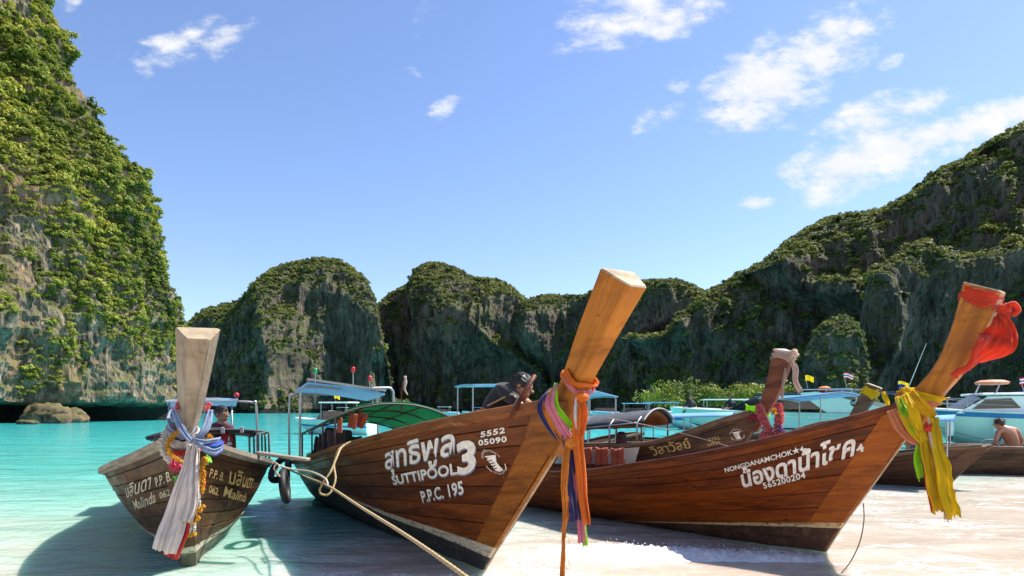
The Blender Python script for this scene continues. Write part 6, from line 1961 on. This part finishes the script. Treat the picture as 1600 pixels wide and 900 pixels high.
def speedboat(label, stern, bow, beam, free, hull_mat, top_mat, stripes, group='speedboats moored off the beach'):
    """hull with raked flared bow, deck and gunwale; local x forward from the stern, z up from the water"""
    st, bw = Vector((stern[0], stern[1], 0)), Vector((bow[0], bow[1], 0))
    Lb = (bw - st).length
    r = empty('speedboat', st, math.atan2(bw.y - st.y, bw.x - st.x)); tag(r, label, 'speedboat', group)
    bpy.context.view_layer.update()
    N = 18
    U = np.linspace(0, 1, N)
    hb = beam / 2 * np.where(U < .55, 1 - .06 * (1 - U / .55), np.sqrt(np.clip(1 - np.clip((U - .55) / .45, 0, 1) ** 2.2, 0, 1)))
    hb = np.maximum(hb, .03)
    sh = free * (1 + .28 * U ** 2)
    zc = np.where(U < .5, .10, .10 + (free * 1.1) * np.clip((U - .5) / .5, 0, 1) ** 2.2)
    zk = np.where(U < .6, -.35, -.35 + (free * 1.28 + .3) * ((U - .6) / .4) ** 2.0)
    hc = hb * np.where(U < .5, .92, .92 - .45 * ((U - .5) / .5))
    rows = []
    for lev in range(7):
        row = []
        for i, u in enumerate(U):
            x = u * Lb
            y, z = [(0, zk[i]), (hc[i], zc[i]), (hc[i] + (hb[i] - hc[i]) * .45, zc[i] + (sh[i] - zc[i]) * .5), (hb[i], sh[i]), (hb[i] + .04, sh[i] + .03), (hb[i] - .05, sh[i] + .06), (0, sh[i] + .10)][lev]
            row.append((x, y, z))
        rows.append(row)
    full = [[(p[0], -p[1], p[2]) for p in rr_] for rr_ in rows[::-1]] + rows[1:]
    mb = MB(); mb.grid(full)
    C = N
    n_r = len(full)
    mb.add([rr_[0] for rr_ in full], [tuple(range(n_r))])
    fm = []
    mats_ = [hull_mat, top_mat]
    for i in range(n_r - 1):
        lv = min(abs(i - 6), abs(i - 5))
        top = i < 3 or i >= n_r - 4
        fm += [1 if top else 0] * (N - 1)
    mb.m = fm + [0]
    mb.build('hull', mats_, r, True)
    for z0, z1, m_ in stripes:
        for sgn in (-1, 1):
            a = []; b = []
            for i, u in enumerate(U[:-1]):
                def yat(z, i=i):
                    t = (z - zc[i]) / max(sh[i] - zc[i], .05)
                    return hc[i] + (hb[i] - hc[i]) * np.interp(t, [0, .5, 1], [0, .45, 1]) + .012
                k_ = sh[i] / free
                za, zb = max(z0 * free * k_, zc[i]), max(z1 * free * k_, zc[i] + .01)
                a.append((u * Lb, sgn * yat(za), za)); b.append((u * Lb, sgn * yat(zb), zb))
            mb = MB(); mb.grid([a, b] if sgn > 0 else [b, a], thick=.008); mb.build('stripe', m_, r)
    return r, Lb, (lambda u: float(np.interp(u, U, hb))), (lambda u: float(np.interp(u, U, sh)))


def side_panel(root, pts, y, th, mat, name, sgns=(-1, 1)):
    """flat plate in the x-z plane standing at +-y"""
    for s in sgns:
        mb = MB(); mb.prism(pts, s * y - th / 2, s * y + th / 2); mb.build(name, mat, root)


def flag(root, x, y, z, hgt, mats3, w=.45, h=.28, lean=.15):
    mb = MB(); mb.tube([(x, y, z), (x + lean, y, z + hgt)], .014, 6); fs_ = mb.build('flag_staff', M_STEEL, root)
    n = len(mats3)
    mb = MB()
    for k in range(n):
        z1 = z + hgt - h * k / n; z0 = z + hgt - h * (k + 1) / n
        rws = [[(x + lean - w * u, y + .05 * math.sin(u * 7), zz + .04 * math.sin(u * 5) - .06 * u) for u in np.linspace(0, 1, 9)] for zz in (z0, z1)]
        mb.grid(rws, mi=k)
    mb.build('flag', mats3, fs_)


# the mint green speedboat, number 10
s1, L1_, hb1, sh1 = speedboat('mint green speedboat marked 10 with navy canvas roof', (18.9, 30.0), (9.9, 40.0), 3.0, 1.35, M_MINT, M_MINT, [(.40, .46, M_NAVY), (.86, .90, M_GELW)])
X = lambda t: t * L1_
side_panel(s1, [(X(.26), 1.62), (X(.66), 1.62), (X(.60), 1.85), (X(.52), 2.18), (X(.30), 2.20)], 1.22, .04, M_GLASS, 'window')
side_panel(s1, [(X(.0), 1.45), (X(.26), 1.45), (X(.36), 2.45), (X(.30), 2.50)], 1.28, .06, M_MINT, 'wing_panel')
side_panel(s1, [(X(.25), 2.18), (X(.53), 2.18), (X(.50), 2.34), (X(.27), 2.36)], 1.20, .05, M_MINT, 'cabin_side')
mb = MB(); mb.grid([[(X(.66), -1.1, 1.62), (X(.68), 0, 1.64), (X(.66), 1.1, 1.62)], [(X(.55), -1.05, 2.30), (X(.57), 0, 2.34), (X(.55), 1.05, 2.30)]], thick=.03); mb.build('windscreen', M_NAVY, s1)
mb = MB(); mb.box((X(.36), 0, 2.42), (X(.36), 2.5, .10), bev=.04); mb.build('roof', M_NAVY, s1)
mb = MB(); mb.box((X(.12), 0, 2.40), (X(.22), 2.4, .08), bev=.03); mb.build('roof', M_NAVY, s1)
mb = MB(); mb.tube([(X(.18), 1.0, 2.62), (X(.36), 1.0, 2.62)], .03, 6); mb.tube([(X(.18), -1.0, 2.62), (X(.36), -1.0, 2.62)], .03, 6)
for t in (.18, .27, .36):
    for y_ in (-1, 1): mb.tube([(X(t), y_, 2.45), (X(t), y_, 2.62)], .02, 5)
mb.build('roof_rack', M_GELW, s1)
o = mesh_obj('round_badge', [(X(.165) + .17 * math.cos(a), 1.315, 1.92 + .17 * math.sin(a)) for a in np.linspace(0, 6.283, 21)[:-1]], [tuple(range(20))], M_BLACK, s1)
p2, f2 = fit_text('10', .20, .15, bold=.03)
mesh_obj('badge_number', [(X(.165) + .10 - q[0], 1.322, 1.845 + q[1]) for q in p2], f2, M_LETTER, o)
flag(s1, X(.34), .9, 2.6, .75, [M_FLAGY]); flag(s1, X(.20), .9, 2.6, .8, [M_FLAGR, M_FLAGW, M_FLAGB, M_FLAGW, M_FLAGR])
flag(s1, X(.02), 1.0, 2.0, .9, [M_FLAGY, M_FLAGB])
mb = MB(); mb.tube([(X(.02), .8, 2.0), (X(-.05), .8, 4.6)], [.02, .008], 6); mb.build('aerial', M_GELW, s1)
mb = MB(); mb.lathe([(.02, 0), (.28, .05), (.30, .22), (.12, .30)], 12, (X(.30), .2, 2.5)); mb.build('life_ring', plain('ring_orange', (.7, .16, .02), .5), s1)
# its bow crew
for k, (px_, lb) in enumerate(((1078, 'person in dark blue top sitting at the bow of the mint speedboat'), (1140, 'person in dark blue top sitting on the foredeck of the mint speedboat'))):
    pt = thing('person', lb, 'person', P(px_, 646, 38.5))
    Yp = 38.5 if k == 0 else 36.5
    Jt = {'hip': (P(px_, 641, Yp), .18, .15), 'chest': (P(px_ + 1, 630, Yp), .20, .14), 'neck': (P(px_ + 1, 624.5, Yp), .07), 'skull': (P(px_ + 1, 622, Yp), .07), 'sh_l': (P(px_ - 5, 629, Yp), .08), 'el_l': (P(px_ - 9, 635, Yp), .06), 'wr_l': (P(px_ - 12, 641, Yp - .2), .04),
          'sh_r': (P(px_ + 7, 629, Yp), .08), 'el_r': (P(px_ + 10, 635, Yp), .06), 'wr_r': (P(px_ + 7, 640, Yp - .2), .04), 'kn_l': (P(px_ - 6, 638, Yp - .4), .09), 'an_l': (P(px_ - 12, 647, Yp - .5), .06), 'kn_r': (P(px_ + 3, 638, Yp - .5), .09), 'an_r': (P(px_ - 1, 647, Yp - .6), .06)}
    under(pt, skin_body('body', Jt, [('hip', 'chest'), ('chest', 'neck'), ('neck', 'skull'), ('chest', 'sh_l'), ('sh_l', 'el_l'), ('el_l', 'wr_l'), ('chest', 'sh_r'), ('sh_r', 'el_r'), ('el_r', 'wr_r'), ('hip', 'kn_l'), ('kn_l', 'an_l'), ('hip', 'kn_r'), ('kn_r', 'an_r')],
              [M_SKIN, M_TROUS], lambda a, b, t, c: 0 if (a == 'neck' or b[:2] in ('wr', 'an')) else 1))
    add_head(pt, P(px_ + 1, 620.5, Yp), (-.5, -.8, 0), (0, 0, 1), .25, M_SKIN, M_HAIR, seed=12 + k)

# the white and mint speedboat at the right edge
s2, L2_, hb2, sh2 = speedboat('white and mint speedboat with blue stripe and bow rails at the right edge', (27.0, 24.0), (16.6, 27.5), 3.0, 1.30, M_MINT, M_GELW, [(.86, .98, M_BLUE), (.0, .10, M_NAVY)])
X2 = lambda t: t * L2_
side_panel(s2, [(X2(.10), 1.45), (X2(.84), 1.45), (X2(.80), 1.70), (X2(.74), 2.12), (X2(.10), 2.18)], 1.20, .05, M_GELW, 'cabin_side')
for a, b in ((.14, .40), (.42, .60)):
    side_panel(s2, [(X2(a), 1.72), (X2(b), 1.72), (X2(b) - .1, 2.05), (X2(a), 2.08)], 1.232, .02, M_GLASS, 'window')
side_panel(s2, [(X2(.64), 1.66), (X2(.79), 1.62), (X2(.745), 2.02), (X2(.67), 2.05)], 1.232, .02, M_GLASS, 'window')
mb = MB(); mb.grid([[(X2(.84), -1.15, 1.45), (X2(.87), 0, 1.47), (X2(.84), 1.15, 1.45)], [(X2(.745), -1.1, 2.14), (X2(.765), 0, 2.18), (X2(.745), 1.1, 2.14)]], thick=.03); mb.build('windscreen', M_GLASS, s2)
mb = MB(); mb.box((X2(.42), 0, 2.22), (X2(.68), 2.6, .10), bev=.05); mb.build('roof', M_GELW, s2)
mb = MB(); mb.box((X2(.36), 0, 2.30), (X2(.52), 2.4, .05), bev=.02); mb.build('roof_canvas', plain('blue_canvas', (.04, .12, .50), .6), s2)
for sgn in (-1, 1):
    for t in (.80, .86, .92, .97):
        mb = MB(); mb.tube([(X2(t), sgn * hb2(t) * .92, sh2(t)), (X2(t) + .05, sgn * hb2(t) * .92, sh2(t) + .50)], .018, 6); mb.build('stanchion', M_STEEL, s2)
    for dz in (.30, .50):
        mb = MB(); mb.tube([(X2(t) + .05, sgn * hb2(t) * .92, sh2(t) + dz) for t in np.linspace(.66, .985, 9)], .018, 6); mb.build('bow_rail', M_STEEL, s2)
    mb = MB(); mb.tube([(X2(.74), sgn * 1.2, 1.5), (X2(.70), sgn * 1.1, 2.65)], .03, 6); mb.build('arch_post', M_STEEL, s2)
mb = MB(); mb.lathe([(.02, 0), (.55, .03), (.60, .12), (.40, .20), (.10, .22)], 14, (X2(.70), .3, 2.60)); mb.build('life_raft', plain('raft_orange', (.62, .24, .14), .6, dirt=(.5, .4, .3)), s2)
for k, t in enumerate((.86, .72)):
    fd = empty('boat_fender', s2.matrix_world @ Vector((X2(t), hb2(t) + .16, .75))); tag(fd, ['white boat fender with blue tip hanging nearest the bow of the white speedboat', 'white boat fender with navy tip hanging behind the bow rails of the white speedboat'][k], 'fender', 'boat fenders')
    mb = MB(); mb.lathe([(.03, -.28), (.13, -.20), (.15, 0), (.15, .30), (.10, .42), (.04, .48)], 12); mb.build('body', M_GELW, fd, True)
    mb = MB(); mb.lathe([(.02, -.44), (.07, -.40), (.11, -.26), (.125, -.2)], 12); mb.build('tip', M_NAVY, fd, True)
flag(s2, X2(.62), .9, 2.3, .55, [M_FLAGR, M_FLAGW, M_FLAGB, M_FLAGW, M_FLAGR]); flag(s2, X2(.34), .9, 2.3, .7, [M_FLAGY]); flag(s2, X2(.31), .9, 2.3, .9, [M_FLAGR])
mb = MB(); mb.tube([(X2(.30), 0, 2.3), (X2(.26), 0, 3.4)], .012, 6); mb.build('aerial', M_GELW, s2)


def small_speedboat(label, px, py, Y, length, ang, hull_mat, top_mat, roof=True):
    c = P(px, HY, Y); d = Vector((math.cos(ang), math.sin(ang)))
    r, Lq, hbq, shq = speedboat(label, (c.x - d.x * length / 2, c.y - d.y * length / 2), (c.x + d.x * length / 2, c.y + d.y * length / 2), length * .26, length * .085 + .3, hull_mat, top_mat, [(.55, .68, M_BLUE)], 'boats far out in the bay')
    z0 = length * .085 + .4
    mb = MB(); mb.prism([(Lq * .30, z0), (Lq * .66, z0), (Lq * .58, z0 + .6), (Lq * .32, z0 + .6)], -length * .09, length * .09); mb.build('cabin', M_GLASS, r)
    if roof:
        mb = MB(); mb.box((Lq * .42, 0, z0 + 1.15), (Lq * .38, length * .22, .08), bev=.03); mb.build('roof', top_mat, r)
        for u in (.26, .58):
            for s in (-1, 1):
                mb = MB(); mb.tube([(Lq * u, s * length * .10, z0), (Lq * u, s * length * .10, z0 + 1.15)], .03, 5); mb.build('roof_post', M_STEEL, r)
    return r


small_speedboat('small white motor boat crossing the bay, right of the left prow', 532, 640, 190, 8, 2.9, M_GELW, M_GELW)
small_speedboat('small white motor boat far out beside the left roof post of the bending man', 742, 640, 170, 7, 3.3, M_GELW, M_TARP_BLUE)
small_speedboat('crowded white motor boat far out beyond the green canopy', 690, 640, 150, 8, 3.0, M_GELW, M_GELW)
small_speedboat('pale blue dive boat with awning, right of the orange sashes', 985, 640, 75, 9, 2.95, M_PALEBL, M_TARP_PALE)
small_speedboat('white speedboat anchored behind the pale blue dive boat', 940, 640, 95, 10, 3.25, M_GELW, M_GELW, False)
small_speedboat('low white speedboat ahead of the mint speedboat', 1062, 640, 62, 9, 3.0, M_GELW, M_PALEBL, False)
small_speedboat('white speedboat with blue top lying left of the two bow crew', 1022, 640, 58, 8, 3.05, M_GELW, M_TARP_BLUE)
small_speedboat('long white speedboat half hidden behind the mint speedboat', 1118, 640, 52, 10, 2.98, M_GELW, M_GELW)
sx_ = small_speedboat('pale green speedboat with yellow flag, behind the green canopy', 520, 640, 42, 6, 2.8, M_MINT, M_GELW)
flag(sx_, 2.6, .2, 2.1, .5, [M_FLAGY])

# ------------------------------------------------------------------ breaking wave between the bows
def foam_material():
    m = NT('foam'); p = m.pos()
    n = m.noise(p, 22, 6, .65)
    m.set(color=m.ramp(n, [(.3, (.50, .47, .43)), (.6, (.74, .74, .73))]), rough=.45, normal=m.bump(m.noise(p, 60, 5, .7), .8, .01))
    return m.mat


M_FOAM = foam_material()
mb = MB(); rr = np.random.default_rng(12)
xs = np.linspace(.12, 3.35, 170)
cl = wave_line(xs) - .06
hgt = np.interp(xs, [.12, .4, 1.0, 1.6, 2.2, 2.9, 3.35], [.01, .055, .085, .065, .05, .03, .005])
prof_ = [(-.30, -.02), (-.24, .25), (-.16, .55), (-.09, .9), (-.02, 1.0), (.05, .75), (.12, .35), (.20, .05), (.28, -.05)]
pq = []
for (a, b) in prof_:
    for i, x_ in enumerate(xs):
        pq.append((x_, cl[i] + a * (1 + 3 * hgt[i]), b * hgt[i]))
pq = np.array(pq)
nz = fbm(pq * 9, 4, 700, .6); nz2 = fbm(pq * 30, 3, 710, .6)
edge = np.repeat([0, .5, 1, 1, 1, 1, .7, .3, 0], len(xs))
pq[:, 2] += (np.abs(nz) * .055 + nz2 * .028) * edge - .004 - (1 - edge) * .02
pq[:, 1] += nz * .07 + nz2 * .02
pq[:, 0] += nz2 * .02
wv_me = fast_mesh('breaking_wave', pq, grid_faces(len(prof_), len(xs)), M_FOAM, True)
wv_o = bpy.data.objects.new('breaking_wave', wv_me); COL.objects.link(wv_o); tag(wv_o, 'white foaming wave breaking between the two bows', kind='stuff')
mb = MB()
for k in range(900):
    i = rr.integers(0, len(xs)); h_ = hgt[i]
    if rr.random() > h_ / .08: continue
    c = Vector((xs[i] + rr.normal() * .02, cl[i] + rr.normal() * .12, h_ * rr.uniform(.3, 1.2) + abs(rr.normal()) * .015)); s = rr.uniform(.003, .009)
    mb.add([c + Vector(q) * s for q in ((1, 0, -.6), (-.5, .87, -.6), (-.5, -.87, -.6), (0, 0, 1))], [(0, 2, 1), (0, 1, 3), (1, 2, 3), (2, 0, 3)])
o = mb.build('spray', M_FOAM); tag(o, 'fine spray flung up along the breaking wave', kind='stuff')

# ------------------------------------------------------------------ trees at the foot of the far ridge
M_BARK = plain('bark', (.12, .09, .06), .9)
def tree(px, py_base, Y, hgt, wid, label, seed):
    b = P(px, HY, Y); b.z = 0
    r = empty('tree', (b.x, b.y, 0)); tag(r, label, 'tree', 'trees on the far shore')
    q = np.random.default_rng(seed)
    mb = MB(); mb.tube([(0, 0, -.5), (.1 * q.normal(), 0, hgt * .3), (.3 * q.normal(), .2, hgt * .62)], [.45, .32, .16], 7)
    for k in range(5):
        a = q.uniform(0, 6.28); mb.tube([(0, 0, hgt * .3), (math.cos(a) * wid * .3, math.sin(a) * wid * .3, hgt * q.uniform(.5, .75))], [.2, .07], 5)
    mb.build('trunk', M_BARK, r)
    V, Fq = [], []
    lobes = [(np.array([q.normal() * wid * .22, q.normal() * wid * .22, hgt * q.uniform(.35, .85)]), q.uniform(.16, .30) * wid) for _ in range(14)]
    for k in range(1500):
        c, rad = lobes[q.integers(0, len(lobes))]
        d = q.normal(size=3); d /= np.linalg.norm(d); p = c + d * rad * q.uniform(.7, 1.05) * np.array([1, 1, .7])
        n = d + np.array([0, 0, .4]) + q.normal(size=3) * .4; n /= np.linalg.norm(n)
        u = np.cross(n, q.normal(size=3)); u /= np.linalg.norm(u); v = np.cross(n, u); s = .5 * q.uniform(.5, 1.2)
        bb = len(V); V += [p - u * s, p - v * s * .6, p + u * s, p + v * s * .6]; Fq.append((bb, bb + 1, bb + 2, bb + 3))
    co = bpy.data.objects.new('crown', fast_mesh('crown', np.array(V), np.array(Fq), M_LEAF_L, False)); COL.objects.link(co); co.parent = r


for k, (px, Y, hg, wd, lb) in enumerate(((1036, 236, 12, 14, 'light green tree at the far left of the shore wood'), (1075, 234, 14, 14, 'round topped green tree second from the left on the far shore'), (1112, 236, 11, 13, 'low green tree in the middle of the far shore wood'),
                                         (1150, 232, 12, 15, 'broad yellow green tree right of the middle on the far shore'), (1192, 230, 13, 13, 'green tree on the far shore behind the dark prow'), (1236, 228, 11, 12, 'green tree at the right end of the far shore wood'))):
    tree(px, 640, Y, hg, wd, lb, 900 + k)


# ------------------------------------------------------------------ boulders at the foot of the left cliff
M_BOULDER = rock_material('boulder_rock', (.30, .19, .14), (.09, .05, .04), (.34, .17, .10), .6, (.06, .08, .02), .5, 5.0, tide_shade=0.0)
for k, (px, Y, r_, lb) in enumerate(((75, 76, 2.0, 'largest brown boulder at the waterline below the left cliff'), (112, 79, 1.5, 'round brown boulder right of the largest one below the left cliff'), (92, 74, 1.0, 'low reddish boulder in front of the largest one below the left cliff'), (42, 70, .8, 'flat wet rock awash at the left end of the boulders'))):
    c = P(px, HY, Y); q = np.random.default_rng(70 + k)
    bm = bmesh.new(); bmesh.ops.create_icosphere(bm, subdivisions=4, radius=1.0)
    vs = np.array([v.co[:] for v in bm.verts]); fs = [[v.index for v in f.verts] for f in bm.faces]; bm.free()
    dd = 1 + .32 * fbm(vs * 1.3, 3, 800 + k) + .16 * fbm(vs * 4, 3, 820 + k, .6, ridged=True)
    vs = vs * dd[:, None] * np.array([1.25, 1.0, .85 if k < 3 else .35]) * r_
    o = mesh_obj('boulder', vs, fs, M_BOULDER, None, True); o.location = (c.x, c.y, r_ * .25); tag(o, lb, 'boulder', 'boulders below the left cliff')
